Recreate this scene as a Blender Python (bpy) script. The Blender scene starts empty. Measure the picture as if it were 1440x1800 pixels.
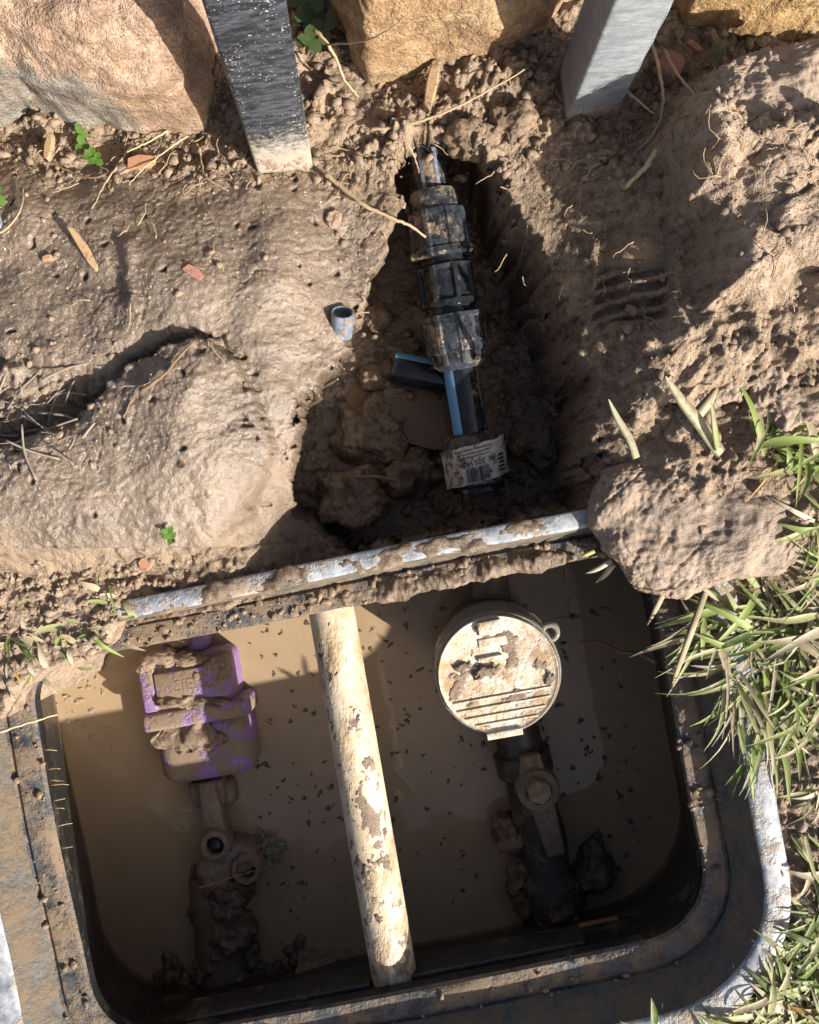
import bpy, bmesh, math, random
import numpy as np
from mathutils import Vector, Matrix

random.seed(7)
rng = np.random.default_rng(11)
sc = bpy.context.scene
H = 0.80                  # camera height above the mud
F = 1442.0                # focal length in photograph pixels (1440 wide)
S = H / F                 # metres per photograph pixel on the ground plane

# ------------------------------------------------------------------ camera, sky, sun, exposure
cam_d = bpy.data.cameras.new('camera')
cam = bpy.data.objects.new('camera', cam_d)
sc.collection.objects.link(cam)
cam.location = (0, 0, H)
cam_d.sensor_fit = 'HORIZONTAL'
cam_d.sensor_width = 36.0
cam_d.lens = 36.0 * F / 1440.0
cam_d.clip_start = 0.01
cam_d.clip_end = 300.0
sc.camera = cam

SUN_DIR = Vector((0.788, -0.615, 0.0))
SUN_EL = math.radians(28.5)
sun_vec = Vector((SUN_DIR.x * math.cos(SUN_EL), SUN_DIR.y * math.cos(SUN_EL), math.sin(SUN_EL)))
w = bpy.data.worlds.new('World'); sc.world = w; w.use_nodes = True
nt = w.node_tree
bg = nt.nodes['Background']
sky = nt.nodes.new('ShaderNodeTexSky')
sky.sky_type = 'NISHITA'; sky.sun_disc = False
sky.sun_elevation = SUN_EL
sky.air_density = 0.7; sky.dust_density = 4.0; sky.ozone_density = 0.2
sky.sun_rotation = math.atan2(SUN_DIR.x, SUN_DIR.y)
nt.links.new(sky.outputs[0], bg.inputs[0])
bg.inputs[1].default_value = 0.075
sun_d = bpy.data.lights.new('sun', 'SUN'); sun_d.energy = 5.0
sun_d.angle = math.radians(0.55); sun_d.color = (1.0, 0.94, 0.86)
sun = bpy.data.objects.new('sun', sun_d); sc.collection.objects.link(sun)
sun.rotation_euler = sun_vec.to_track_quat('Z', 'Y').to_euler()
sun.location = sun_vec * 5
sc.view_settings.view_transform = 'Standard'; sc.view_settings.look = 'None'
sc.view_settings.gamma = 1.0; sc.view_settings.use_curve_mapping = False
sc.view_settings.exposure = 0.93
sc.cycles.max_bounces = 6; sc.cycles.diffuse_bounces = 3; sc.cycles.glossy_bounces = 3; sc.cycles.transmission_bounces = 5

# ------------------------------------------------------------------ noise in numpy
_perm = rng.permutation(256).astype(np.int64)
_perm = np.concatenate([_perm, _perm, _perm])
_ang = rng.random(256) * 2 * np.pi
_gx, _gy = np.cos(_ang), np.sin(_ang)
_g3 = rng.normal(size=(256, 3)); _g3 /= np.linalg.norm(_g3, axis=1)[:, None]

def n2(x, y):
    xi = np.floor(x).astype(np.int64); yi = np.floor(y).astype(np.int64)
    xf = x - xi; yf = y - yi
    u = xf * xf * xf * (xf * (xf * 6 - 15) + 10); v = yf * yf * yf * (yf * (yf * 6 - 15) + 10)
    def g(ix, iy, dx, dy):
        h = _perm[_perm[ix & 255] + (iy & 255)]
        return _gx[h] * dx + _gy[h] * dy
    a = g(xi, yi, xf, yf); b = g(xi + 1, yi, xf - 1, yf)
    c = g(xi, yi + 1, xf, yf - 1); d = g(xi + 1, yi + 1, xf - 1, yf - 1)
    return ((a + u * (b - a)) * (1 - v) + (c + u * (d - c)) * v) * 1.5

def fbm2(x, y, s, o=4, g=0.5, off=0.0):
    r = 0; a = 1.0; f = 1.0 / s
    for i in range(o):
        r = r + a * n2(x * f + off + i * 17.3, y * f + off * 1.7 + i * 9.1)
        a *= g; f *= 2.03
    return r

def ridge2(x, y, s, o=4, g=0.5, off=0.0):
    r = 0; a = 1.0; f = 1.0 / s
    for i in range(o):
        r = r + a * (1 - 2.0 * np.abs(n2(x * f + off + i * 13.7, y * f + off + i * 5.3)))
        a *= g; f *= 2.1
    return r

def worley2(x, y, s, off=0):
    x = x / s; y = y / s
    xi = np.floor(x).astype(np.int64); yi = np.floor(y).astype(np.int64)
    best = np.full(x.shape, 9.0); second = np.full(x.shape, 9.0); idb = np.zeros(x.shape)
    for i in (-1, 0, 1):
        for j in (-1, 0, 1):
            h = _perm[_perm[(xi + i + off) & 255] + ((yi + j) & 255)]
            h2 = _perm[h + 57]; h3 = _perm[h2 + 31]
            d = np.hypot(xi + i + h / 256.0 - x, yi + j + h2 / 256.0 - y)
            m = d < best
            second = np.where(m, best, np.minimum(second, d))
            best = np.where(m, d, best); idb = np.where(m, h3 / 256.0, idb)
    return best, second, idb

def n3(p):
    pi = np.floor(p).astype(np.int64); f = p - pi
    u = f * f * f * (f * (f * 6 - 15) + 10)
    r = 0
    for i in (0, 1):
        for j in (0, 1):
            for k in (0, 1):
                h = _perm[_perm[_perm[(pi[:, 0] + i) & 255] + ((pi[:, 1] + j) & 255)] + ((pi[:, 2] + k) & 255)]
                g = _g3[h]
                dd = g[:, 0] * (f[:, 0] - i) + g[:, 1] * (f[:, 1] - j) + g[:, 2] * (f[:, 2] - k)
                r = r + dd * (u[:, 0] if i else 1 - u[:, 0]) * (u[:, 1] if j else 1 - u[:, 1]) * (u[:, 2] if k else 1 - u[:, 2])
    return r * 1.5

def fbm3(p, s, o=4, g=0.5, off=0.0):
    r = 0; a = 1.0; f = 1.0 / s
    for i in range(o):
        r = r + a * n3(p * f + off + i * 11.3); a *= g; f *= 2.03
    return r

def sstep(a, b, x):
    t = np.clip((x - a) / (b - a), 0, 1)
    return t * t * (3 - 2 * t)

def sdpoly(u, v, poly):
    """signed distance to a polygon, positive inside"""
    d = np.full(u.shape, 1e9); inside = np.zeros(u.shape, bool)
    n = len(poly)
    for i in range(n):
        ax, ay = poly[i]; bx, by = poly[(i + 1) % n]
        ex, ey = bx - ax, by - ay
        wx, wy = u - ax, v - ay
        t = np.clip((wx * ex + wy * ey) / (ex * ex + ey * ey + 1e-9), 0, 1)
        d = np.minimum(d, np.hypot(wx - ex * t, wy - ey * t))
        c = ((ay > v) != (by > v))
        with np.errstate(divide='ignore', invalid='ignore'):
            xx = (bx - ax) * (v - ay) / (by - ay + 1e-12) + ax
        inside ^= c & (u < xx)
    return np.where(inside, d, -d)

# ------------------------------------------------------------------ object helpers
def W(px, py, z=0.0):
    k = (H - z) / F
    return Vector(((px - 720) * k, (900 - py) * k, z))

_org = {}
def link(o):
    sc.collection.objects.link(o); return o

def thing(name, label, cat, loc, group=None):
    o = bpy.data.objects.new(name, None); link(o)
    o.empty_display_size = 0.02
    o.location = loc; _org[o.name] = Vector(loc)
    o['label'] = label; o['category'] = cat
    if group: o['group'] = group
    return o

def mesh_obj(name, verts, faces, mat, parent=None, smooth=True, label=None, cat=None, kind=None, group=None, origin=None, sharp=None):
    V = np.asarray(verts, dtype=np.float64).reshape(-1, 3)
    if parent is not None:
        org = _org[parent.name]
    elif origin is not None:
        org = Vector(origin)
    else:
        org = Vector((V[:, 0].mean(), V[:, 1].mean(), V[:, 2].min())) if kind != 'structure' else Vector((0, 0, 0))
    Vl = V - np.array(org)
    me = bpy.data.meshes.new(name)
    if isinstance(faces, np.ndarray):
        nf, k = faces.shape
        me.vertices.add(len(Vl)); me.vertices.foreach_set('co', Vl.astype(np.float32).ravel())
        me.loops.add(nf * k); me.loops.foreach_set('vertex_index', faces.astype(np.int32).ravel())
        me.polygons.add(nf)
        me.polygons.foreach_set('loop_start', np.arange(0, nf * k, k, dtype=np.int32))
        me.polygons.foreach_set('loop_total', np.full(nf, k, dtype=np.int32))
        me.update(calc_edges=True)
    else:
        me.from_pydata(Vl.tolist(), [], faces)
    me.validate()
    if smooth:
        me.polygons.foreach_set('use_smooth', np.ones(len(me.polygons), dtype=bool))
        if sharp: me.set_sharp_from_angle(angle=math.radians(sharp))
    o = bpy.data.objects.new(name, me); link(o)
    if mat is not None: me.materials.append(mat)
    if parent is not None:
        o.parent = parent
        _org[o.name] = Vector(org)
    else:
        o.location = org; _org[o.name] = Vector(org)
    if label: o['label'] = label
    if cat: o['category'] = cat
    if kind: o['kind'] = kind
    if group: o['group'] = group
    return o

def bm_out(bm):
    bm.verts.index_update()
    v = [tuple(x.co) for x in bm.verts]; f = [[q.index for q in p.verts] for p in bm.faces]
    bm.free(); return v, f

def frame_of(axis, up=Vector((0, 0, 1))):
    a = Vector(axis).normalized()
    x = up.cross(a)
    if x.length < 1e-5: x = Vector((1, 0, 0)).cross(a)
    x.normalize(); y = a.cross(x)
    return x, y, a     # x sideways, y roughly up

def lathe(A, B, prof, seg=48, mod=None, caps=True, up=Vector((0, 0, 1))):
    """revolve a profile [(t, r)] about the axis A->B, t in metres from A"""
    A = Vector(A); x, y, a = frame_of(Vector(B) - A, up)
    V = []; Fc = []
    for t, r in prof:
        for i in range(seg):
            th = 2 * math.pi * i / seg
            rr = r * (mod(th, t) if mod else 1.0)
            V.append(A + a * t + (x * math.cos(th) + y * math.sin(th)) * rr)
    m = len(prof)
    for j in range(m - 1):
        for i in range(seg):
            k = (i + 1) % seg
            Fc.append((j * seg + i, j * seg + k, (j + 1) * seg + k, (j + 1) * seg + i))
    if caps:
        Fc.append(tuple(reversed(range(seg)))); Fc.append(tuple((m - 1) * seg + i for i in range(seg)))
    return V, Fc

def tube(pts, rad, seg=8, caps=True):
    pts = [Vector(p) for p in pts]; n = len(pts)
    rads = rad if isinstance(rad, (list, tuple)) else [rad] * n
    V = []; Fc = []
    up = Vector((0.13, 0.21, 0.97))
    for i, p in enumerate(pts):
        d = (pts[min(i + 1, n - 1)] - pts[max(i - 1, 0)])
        x, y, a = frame_of(d, up)
        for k in range(seg):
            th = 2 * math.pi * k / seg
            V.append(p + (x * math.cos(th) + y * math.sin(th)) * rads[i])
    for i in range(n - 1):
        for k in range(seg):
            q = (k + 1) % seg
            Fc.append((i * seg + k, i * seg + q, (i + 1) * seg + q, (i + 1) * seg + k))
    if caps:
        Fc.append(tuple(reversed(range(seg)))); Fc.append(tuple((n - 1) * seg + k for k in range(seg)))
    return V, Fc

def smooth_path(pts, n=8):
    pts = [Vector(p) for p in pts]
    if len(pts) < 3:
        return [pts[0].lerp(pts[-1], i / n) for i in range(n + 1)]
    P = [pts[0] * 2 - pts[1]] + pts + [pts[-1] * 2 - pts[-2]]
    out = []
    for i in range(1, len(P) - 2):
        for k in range(n):
            t = k / n
            a, b, c, d = P[i - 1], P[i], P[i + 1], P[i + 2]
            out.append(0.5 * ((2 * b) + (c - a) * t + (2 * a - 5 * b + 4 * c - d) * t * t + (3 * b - a - 3 * c + d) * t ** 3))
    out.append(pts[-1]); return out

def rbox(size, bev, seg=3):
    bm = bmesh.new(); bmesh.ops.create_cube(bm, size=1.0)
    for v in bm.verts: v.co = Vector((v.co.x * size[0], v.co.y * size[1], v.co.z * size[2]))
    if bev > 0:
        bmesh.ops.bevel(bm, geom=list(bm.edges), offset=bev, segments=seg, affect='EDGES', profile=0.5)
    return bm_out(bm)

def prism(poly, z0, z1, bev=0.0, seg=2, holes=()):
    bm = bmesh.new()
    vs = [bm.verts.new((p[0], p[1], z0)) for p in poly]
    f = bm.faces.new(vs)
    if f.normal.z > 0: f.normal_flip()
    bm.normal_update()
    r = bmesh.ops.extrude_face_region(bm, geom=[f])
    for e in r['geom']:
        if isinstance(e, bmesh.types.BMVert): e.co.z = z1
    bmesh.ops.recalc_face_normals(bm, faces=bm.faces)
    if bev > 0:
        ed = [e for e in bm.edges if not (abs(e.verts[0].co.z - z0) < 1e-7 and abs(e.verts[1].co.z - z0) < 1e-7)]
        bmesh.ops.bevel(bm, geom=ed, offset=bev, segments=seg, affect='EDGES', profile=0.5, clamp_overlap=True)
    return bm_out(bm)

def xf(vf, M):
    v, f = vf
    return [M @ Vector(p) for p in v], f

def join(*vfs):
    V = []; Fc = []
    for v, f in vfs:
        b = len(V); V.extend([tuple(q) for q in v]); Fc.extend([tuple(i + b for i in q) for q in f])
    return V, Fc

_ico = {}
def ico(sub):
    if sub not in _ico:
        bm = bmesh.new(); bmesh.ops.create_icosphere(bm, subdivisions=sub, radius=1.0)
        bm.verts.index_update()
        _ico[sub] = (np.array([v.co[:] for v in bm.verts]), np.array([[q.index for q in f.verts] for f in bm.faces]))
        bm.free()
    return _ico[sub]

def blob(poly, z0, z1, sub=6, p=0.75, q=0.7, amp=0.004, s=0.04, off=0.0, oct=5, fine=0.0, ridge=False, ctr=None, crack=0.0):
    """closed lump whose plan outline is poly (world xy) between z0 and z1"""
    d, f = ico(sub)
    P = np.array([(a[0], a[1]) for a in poly], float)
    c = np.array(ctr, float) if ctr is not None else P.mean(0)
    th = np.arctan2(d[:, 1], d[:, 0])
    # radius table
    tt = np.linspace(-np.pi, np.pi, 721); R = np.zeros(721)
    for i, t in enumerate(tt):
        dx, dy = math.cos(t), math.sin(t); best = 1e-4
        for k in range(len(P)):
            a = P[k] - c; b = P[(k + 1) % len(P)] - c; e = b - a
            den = dx * e[1] - dy * e[0]
            if abs(den) < 1e-12: continue
            r = (a[0] * e[1] - a[1] * e[0]) / den; m = (a[0] * dy - a[1] * dx) / den
            if r > 0 and -1e-6 <= m <= 1 + 1e-6: best = max(best, r)
        R[i] = best
    ker = np.hanning(15); ker /= ker.sum()
    R = np.convolve(np.concatenate([R[-16:-1], R, R[1:16]]), ker, 'same')[15:-15]
    Rt = np.interp(th, tt, R)
    rho = np.hypot(d[:, 0], d[:, 1]) ** p
    V = np.stack([c[0] + Rt * rho * np.cos(th), c[1] + Rt * rho * np.sin(th),
                  (z0 + z1) / 2 + (z1 - z0) / 2 * np.sign(d[:, 2]) * np.abs(d[:, 2]) ** q], 1)
    # displacement roughly along outward direction
    nrm = d * np.array([1 / max(R.mean(), 1e-4), 1 / max(R.mean(), 1e-4), 2 / max(z1 - z0, 1e-4)])
    nrm /= np.linalg.norm(nrm, axis=1)[:, None]
    n = fbm3(V, s, oct, 0.5, off)
    if ridge: n = np.abs(n) * 2 - 0.5
    V = V + nrm * (amp * n)[:, None]
    if crack: V = V - nrm * (crack * np.clip(1 - np.abs(n3(V / (s * 0.9) + 5.5)) * 16, 0, 1) * (n3(V / (s * 1.6) + 2.2) > -0.02))[:, None]
    if fine: V = V + nrm * (fine * fbm3(V, s * 0.12, 3, 0.6, off + 5))[:, None]
    return V, f

# ------------------------------------------------------------------ materials
class NB:
    def __init__(self, name):
        self.m = bpy.data.materials.new(name); self.m.use_nodes = True
        self.t = self.m.node_tree; self.b = self.t.nodes['Principled BSDF']
        self.tc = self.t.nodes.new('ShaderNodeTexCoord')
    def node(self, ty, **kw):
        n = self.t.nodes.new(ty)
        for k, v in kw.items(): setattr(n, k, v)
        return n
    def link(self, a, b): self.t.links.new(a, b)
    def noise(self, scale, detail=5, rough=0.6, dist=0.0, stretch=None, off=(0, 0, 0)):
        n = self.node('ShaderNodeTexNoise')
        n.inputs['Scale'].default_value = scale; n.inputs['Detail'].default_value = detail
        n.inputs['Roughness'].default_value = rough; n.inputs['Distortion'].default_value = dist
        mp = self.node('ShaderNodeMapping')
        mp.inputs['Location'].default_value = off
        if stretch: mp.inputs['Scale'].default_value = stretch
        self.link(self.tc.outputs['Object'], mp.inputs[0]); self.link(mp.outputs[0], n.inputs['Vector'])
        return n.outputs['Fac']
    def voro(self, scale, feature='F1', off=(0, 0, 0), rnd=1.0):
        n = self.node('ShaderNodeTexVoronoi'); n.feature = feature
        n.inputs['Scale'].default_value = scale; n.inputs['Randomness'].default_value = rnd
        mp = self.node('ShaderNodeMapping'); mp.inputs['Location'].default_value = off
        self.link(self.tc.outputs['Object'], mp.inputs[0]); self.link(mp.outputs[0], n.inputs['Vector'])
        return n.outputs['Distance']
    def ramp(self, src, stops, interp='LINEAR'):
        r = self.node('ShaderNodeValToRGB'); r.color_ramp.interpolation = interp
        e = r.color_ramp.elements
        while len(e) < len(stops): e.new(0.5)
        for q, (p, c) in zip(e, stops):
            q.position = p; q.color = (c if len(c) == 4 else (*c, 1)) if hasattr(c, '__len__') else (c, c, c, 1)
        self.link(src, r.inputs[0]); return r.outputs[0]
    def mix(self, fac, a, b, blend='MIX'):
        n = self.node('ShaderNodeMix'); n.data_type = 'RGBA'; n.blend_type = blend; n.clamp_factor = True
        for s, i in ((fac, 0), (a, 6), (b, 7)):
            if hasattr(s, 'links'): self.link(s, n.inputs[i])
            elif i == 0: n.inputs[0].default_value = s
            else: n.inputs[i].default_value = (*s, 1) if len(s) == 3 else s
        return n.outputs[2]
    def math(self, op, a, b=0.0, clamp=False):
        n = self.node('ShaderNodeMath'); n.operation = op; n.use_clamp = clamp
        for s, i in ((a, 0), (b, 1)):
            if hasattr(s, 'links'): self.link(s, n.inputs[i])
            else: n.inputs[i].default_value = s
        return n.outputs[0]
    def bump(self, h, strength, dist, prev=None):
        n = self.node('ShaderNodeBump'); n.inputs['Strength'].default_value = strength
        n.inputs['Distance'].default_value = dist
        self.link(h, n.inputs['Height'])
        if prev is not None: self.link(prev, n.inputs['Normal'])
        return n.outputs[0]
    def attr(self, name):
        n = self.node('ShaderNodeAttribute'); n.attribute_name = name; return n
    def out(self, color=None, rough=None, normal=None, **kw):
        for s, k in ((color, 'Base Color'), (rough, 'Roughness')):
            if s is None: continue
            if hasattr(s, 'links'): self.link(s, self.b.inputs[k])
            else: self.b.inputs[k].default_value = (*s, 1) if hasattr(s, '__len__') else s
        if normal is not None: self.link(normal, self.b.inputs['Normal'])
        for k, v in kw.items(): self.b.inputs[k.replace('_', ' ')].default_value = v
        return self.m

MUD_D = (0.105, 0.070, 0.043); MUD_M = (0.220, 0.153, 0.098); MUD_L = (0.37, 0.28, 0.195)

def mat_ground():
    b = NB('mud_ground')
    wet = b.attr('wet').outputs['Fac']; dry = b.attr('dry').outputs['Fac']; red = b.attr('red').outputs['Fac']
    n1 = b.noise(14, 4, 0.65); n2_ = b.noise(95, 4, 0.75, off=(3, 1, 2)); n3_ = b.noise(480, 3, 0.7, off=(1, 5, 2)); ng = b.noise(230, 2, 0.6, off=(6, 6, 6))
    col = b.ramp(n1, [(0.34, MUD_D), (0.5, MUD_M), (0.66, (0.27, 0.20, 0.135))])
    col = b.mix(b.ramp(n2_, [(0.40, 0.0), (0.62, 0.85)]), col, (0.30, 0.222, 0.148))
    col = b.mix(b.ramp(n2_, [(0.33, 0.85), (0.46, 0.0)]), col, (0.075, 0.052, 0.035))
    col = b.mix(b.math('MULTIPLY', dry, 0.9), col, b.ramp(n2_, [(0.34, (0.26, 0.187, 0.132)), (0.66, (0.52, 0.395, 0.295))]))
    col = b.mix(red, col, b.ramp(n2_, [(0.38, (0.075, 0.045, 0.025)), (0.62, (0.26, 0.165, 0.09))]))
    col = b.mix(b.math('MULTIPLY', wet, 0.82), col, b.mix(b.ramp(n1, [(0.35, 0.0), (0.65, 1.0)]), (0.095, 0.069, 0.048), (0.178, 0.132, 0.093)))
    v = b.voro(420); col = b.mix(b.math('MULTIPLY', b.ramp(v, [(0.12, 0.6), (0.19, 0.0)]), b.ramp(wet, [(0.2, 1.0), (0.6, 0.1)])), col, (0.42, 0.33, 0.22))
    v2 = b.voro(230, off=(2, 7, 1)); col = b.mix(b.math('MULTIPLY', b.ramp(v2, [(0.13, 0.85), (0.19, 0.0)]), b.ramp(wet, [(0.2, 1.0), (0.6, 0.25)])), col, (0.035, 0.026, 0.02))
    ro = b.ramp(wet, [(0.0, 0.9), (0.5, 0.5), (1.0, 0.33)])
    dryk = b.ramp(wet, [(0.2, 1.0), (0.8, 0.38)])
    nrm = b.bump(b.math('MULTIPLY', b.math('ADD', n3_, b.math('MULTIPLY', n2_, 2.2)), dryk), 0.85, 0.0026)
    b.link(b.ramp(wet, [(0.22, 0.0), (0.62, 1.0)]), b.b.inputs['Coat Weight'])
    b.b.inputs['Coat Roughness'].default_value = 0.14; b.b.inputs['Coat IOR'].default_value = 1.6
    b.link(b.bump(b.math('ADD', ng, b.math('MULTIPLY', n3_, 0.16)), 1.0, 0.0075), b.b.inputs['Coat Normal'])
    return b.out(col, ro, nrm)

def mat_mud(name, dark=0.0, wet=0.3, pale=0.0):
    b = NB(name)
    n1 = b.noise(30, 6, 0.65); n2_ = b.noise(160, 5, 0.65, off=(3, 3, 1))
    k = 1 - dark
    c = lambda q: tuple(x * k for x in q)
    col = b.ramp(n1, [(0.36, c(MUD_D)), (0.5, c(MUD_M)), (0.66, c((0.29, 0.21, 0.14)))])
    col = b.mix(b.ramp(n2_, [(0.36, 0.7), (0.48, 0.0)]), col, c((0.08, 0.056, 0.038)))
    if pale: col = b.mix(pale, col, b.ramp(n2_, [(0.3, (0.28, 0.21, 0.155)), (0.7, (0.41, 0.32, 0.25))]))
    v2 = b.voro(300, off=(2, 7, 1)); col = b.mix(b.ramp(v2, [(0.10, 0.6), (0.17, 0.0)]), col, (0.05, 0.035, 0.025))
    ro = b.math('ADD', b.math('MULTIPLY', n2_, 0.5), 0.62 - wet, True)
    nrm = b.bump(b.math('ADD', n2_, b.noise(700, 3, 0.6)), 0.6, 0.002)
    return b.out(col, ro, nrm)

def mat_plastic(name, base, mud=0.5, scale=25, rough=0.38, dust=(0.40, 0.41, 0.42), dustamt=0.35, mudcol=MUD_M, mudscale=None, sx=(1, 1, 1), streak=True, specks=0.5, muddark=0.0, seed=0, sscale=480, bump=0.6, mudw=0.035):
    """dirty plastic or metal: base colour, pale dried film, scratches, brown mud patches"""
    b = NB(name)
    n1 = b.noise(scale, 5, 0.72, 0.0, sx, (seed, 1.3, 0.7)); n2_ = b.noise(scale * 6, 4, 0.75, 0.0, None, (2, seed, 5))
    n3_ = b.noise(scale * 2.2, 4, 0.8, 0.0, None, (seed * 1.7, 4, 9))
    col = b.mix(b.ramp(n2_, [(0.3, 0.0), (0.8, 0.38)]), base, tuple(min(1, x * 1.7 + 0.01) for x in base))
    col = b.mix(b.math('MULTIPLY', b.ramp(n3_, [(0.40, 0.0), (0.62, 1.0)]), dustamt), col, dust)
    if specks:
        v = b.voro(sscale, off=(seed, 2, 3)); col = b.mix(b.ramp(v, [(0.11, specks), (0.18, 0.0)]), col, (0.42, 0.37, 0.30))
    t = 0.78 - 0.5 * mud
    mm = b.ramp(b.math('ADD', b.math('MULTIPLY', n1, 0.8), b.math('MULTIPLY', n2_, 0.2)), [(max(0.0, t - mudw), 0.0), (min(1.0, t + mudw * 0.9), 1.0)])
    mcol = b.mix(n2_, tuple(x * 0.72 * (1 - muddark) for x in mudcol), tuple(x * 1.35 * (1 - muddark) for x in mudcol))
    col = b.mix(mm, col, mcol)
    ro = b.math('ADD', b.math('MULTIPLY', mm, 0.35), b.math('ADD', b.math('MULTIPLY', n3_, 0.3), rough - 0.12), True)
    h = b.math('ADD', b.math('MULTIPLY', mm, 0.8), b.math('MULTIPLY', n2_, b.math('ADD', b.math('MULTIPLY', mm, 0.6), 0.12)))
    nrm = b.bump(h, bump, 0.0018)
    return b.out(col, ro, nrm)

def mat_post(name, base, film, spk, foot, seed):
    b = NB(name)
    z = b.node('ShaderNodeSeparateXYZ'); b.link(b.tc.outputs['Object'], z.inputs[0]); z = z.outputs[2]
    n1 = b.noise(22, 5, 0.75, 0, None, (seed, 0, 0)); n2_ = b.noise(190, 4, 0.75, 0, None, (0, seed, 0)); n4 = b.noise(60, 4, 0.7, 0, (1.0, 1.0, 3.5), (seed, 2, 0))
    col = b.mix(b.ramp(n4, [(0.42, 0.0), (0.66, 0.8)]), base, film)
    for sc_, th, off in ((210, 0.22, 1), (420, 0.25, 5), (120, 0.13, 9)):
        v = b.voro(sc_, off=(seed, off, 3)); lim = b.math('MULTIPLY', b.ramp(n1, [(0.40, 0.15), (0.62, 1.0)]), th)
        m = b.math('MULTIPLY', b.math('LESS_THAN', v, lim), spk)
        col = b.mix(m, col, b.mix(n2_, (0.30, 0.27, 0.22), (0.62, 0.58, 0.50)))
    f = b.math('SUBTRACT', 1.0, b.math('DIVIDE', z, foot), True)
    fm = b.ramp(b.math('ADD', b.math('MULTIPLY', f, 0.55), b.math('MULTIPLY', n2_, 0.6)), [(0.50, 0.0), (0.68, 0.85)])
    col = b.mix(fm, col, b.mix(n4, (0.34, 0.28, 0.21), (0.50, 0.46, 0.40)))
    return b.out(col, b.math('ADD', b.math('MULTIPLY', fm, 0.4), 0.38, True), b.bump(n2_, 0.35, 0.001))

def mat_simple(name, col, rough=0.6, var=0.3, scale=60, bump=0.3, **kw):
    b = NB(name); n = b.noise(scale, 5, 0.65)
    c = b.mix(n, tuple(x * (1 - var) for x in col), tuple(min(1, x * (1 + var)) for x in col))
    return b.out(c, rough, b.bump(b.noise(scale * 4, 4), bump, 0.001), **kw)

def mat_stone(name, c1, c2, c3, grey=0.0, seed=0):
    b = NB(name)
    n1 = b.noise(11, 5, 0.7, 0.0, None, (seed, 0, 0)); n2_ = b.noise(55, 5, 0.75, 0, None, (seed, 4, 0)); n3_ = b.noise(330, 3, 0.7)
    col = b.ramp(n1, [(0.34, c1), (0.5, c2), (0.64, c3)])
    col = b.mix(b.ramp(n2_, [(0.46, 0.0), (0.62, 0.75)]), col, tuple(x * 0.62 for x in c1))
    col = b.mix(b.ramp(n2_, [(0.34, 0.8), (0.45, 0.0)]), col, tuple(min(1, x * 1.18) for x in c3))
    col = b.mix(b.ramp(n3_, [(0.40, 0.55), (0.52, 0.0)]), col, tuple(x * 0.5 for x in c2))
    v = b.voro(190, off=(seed, 1, 1)); col = b.mix(b.ramp(v, [(0.10, 0.8), (0.17, 0.0)]), col, (0.09, 0.06, 0.045))
    if grey:
        g = b.attr('grey').outputs['Fac']
        ng = b.noise(30, 5, 0.75, 0.6, (0.6, 1.6, 2.5))
        col = b.mix(b.math('MULTIPLY', g, b.ramp(ng, [(0.36, 0.25), (0.5, 1.0)])), col, b.ramp(ng, [(0.38, (0.10, 0.09, 0.075)), (0.6, (0.30, 0.275, 0.23))]))
    nrm = b.bump(b.math('ADD', n3_, b.math('MULTIPLY', n2_, 2.6)), 0.9, 0.0045)
    return b.out(col, 0.85, nrm)

def mat_water(name, c1, c2):
    b = NB(name)
    n = b.noise(5, 4, 0.55, 0.5); n2_ = b.noise(22, 5, 0.6, 1.0, None, (2, 2, 0))
    col = b.mix(n, c1, c2); col = b.mix(b.ramp(n2_, [(0.45, 0.0), (0.8, 0.35)]), col, tuple(x * 1.25 for x in c2))
    m = b.out(col, 0.03, b.bump(b.noise(24, 2, 0.4), 0.05, 0.002))
    b.b.inputs['Specular IOR Level'].default_value = 0.8
    b.b.inputs['IOR'].default_value = 1.33
    return m

M = {}
M['ground'] = mat_ground()
M['mud'] = mat_mud('mud'); M['mud_wet'] = mat_mud('mud_wet', 0.25, 0.5); M['mud_pale'] = mat_mud('mud_pale', 0, 0.15, 0.6)
M['mud_dark'] = mat_mud('mud_dark', 0.35, 0.42)
M['mud_ochre'] = mat_mud('mud_ochre', 0, 0.25, 0.2); M['mud_slab'] = mat_mud('mud_slab', 0, 0.4, 0.4); M['mud_pink'] = mat_mud('mud_pink', 0, 0.1, 0.8); M['mud_grey'] = mat_mud('mud_grey', 0.1, 0.1, 0.5); M['mud_crumb'] = mat_mud('mud_crumb', 0, 0.1, 0.35)
M['black'] = mat_plastic('black_plastic', (0.008, 0.010, 0.013), 0.38, 38, 0.16, (0.13, 0.145, 0.165), 0.35, (0.27, 0.20, 0.13), specks=0.1, seed=1, bump=0.3, mudw=0.06)
M['black_clean'] = mat_plastic('black_plastic_clean', (0.006, 0.007, 0.009), 0.24, 50, 0.12, (0.10, 0.105, 0.11), 0.15, (0.22, 0.16, 0.10), specks=0, seed=2, bump=0.15, mudw=0.06)
def mat_wall():
    m = mat_plastic('box_wall_plastic', (0.010, 0.011, 0.012), 0.38, 22, 0.35, (0.05, 0.05, 0.048), 0.35, (0.10, 0.072, 0.048), specks=0.4, seed=3, mudw=0.06)
    t = m.node_tree; bs = t.nodes['Principled BSDF']; old = bs.inputs['Base Color'].links[0].from_socket
    b = NB.__new__(NB); b.m = m; b.t = t; b.b = bs; b.tc = t.nodes.new('ShaderNodeTexCoord')
    sp = b.node('ShaderNodeSeparateXYZ'); b.link(b.tc.outputs['Object'], sp.inputs[0])
    h = b.math('ADD', sp.outputs[2], b.math('MULTIPLY', b.noise(40, 4, 0.7), -0.05))
    k = b.ramp(h, [(0.062, 0.9), (0.085, 0.0)])
    b.link(b.mix(k, old, (0.20, 0.14, 0.085)), bs.inputs['Base Color'])
    return m
M['wall'] = mat_wall()
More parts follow.
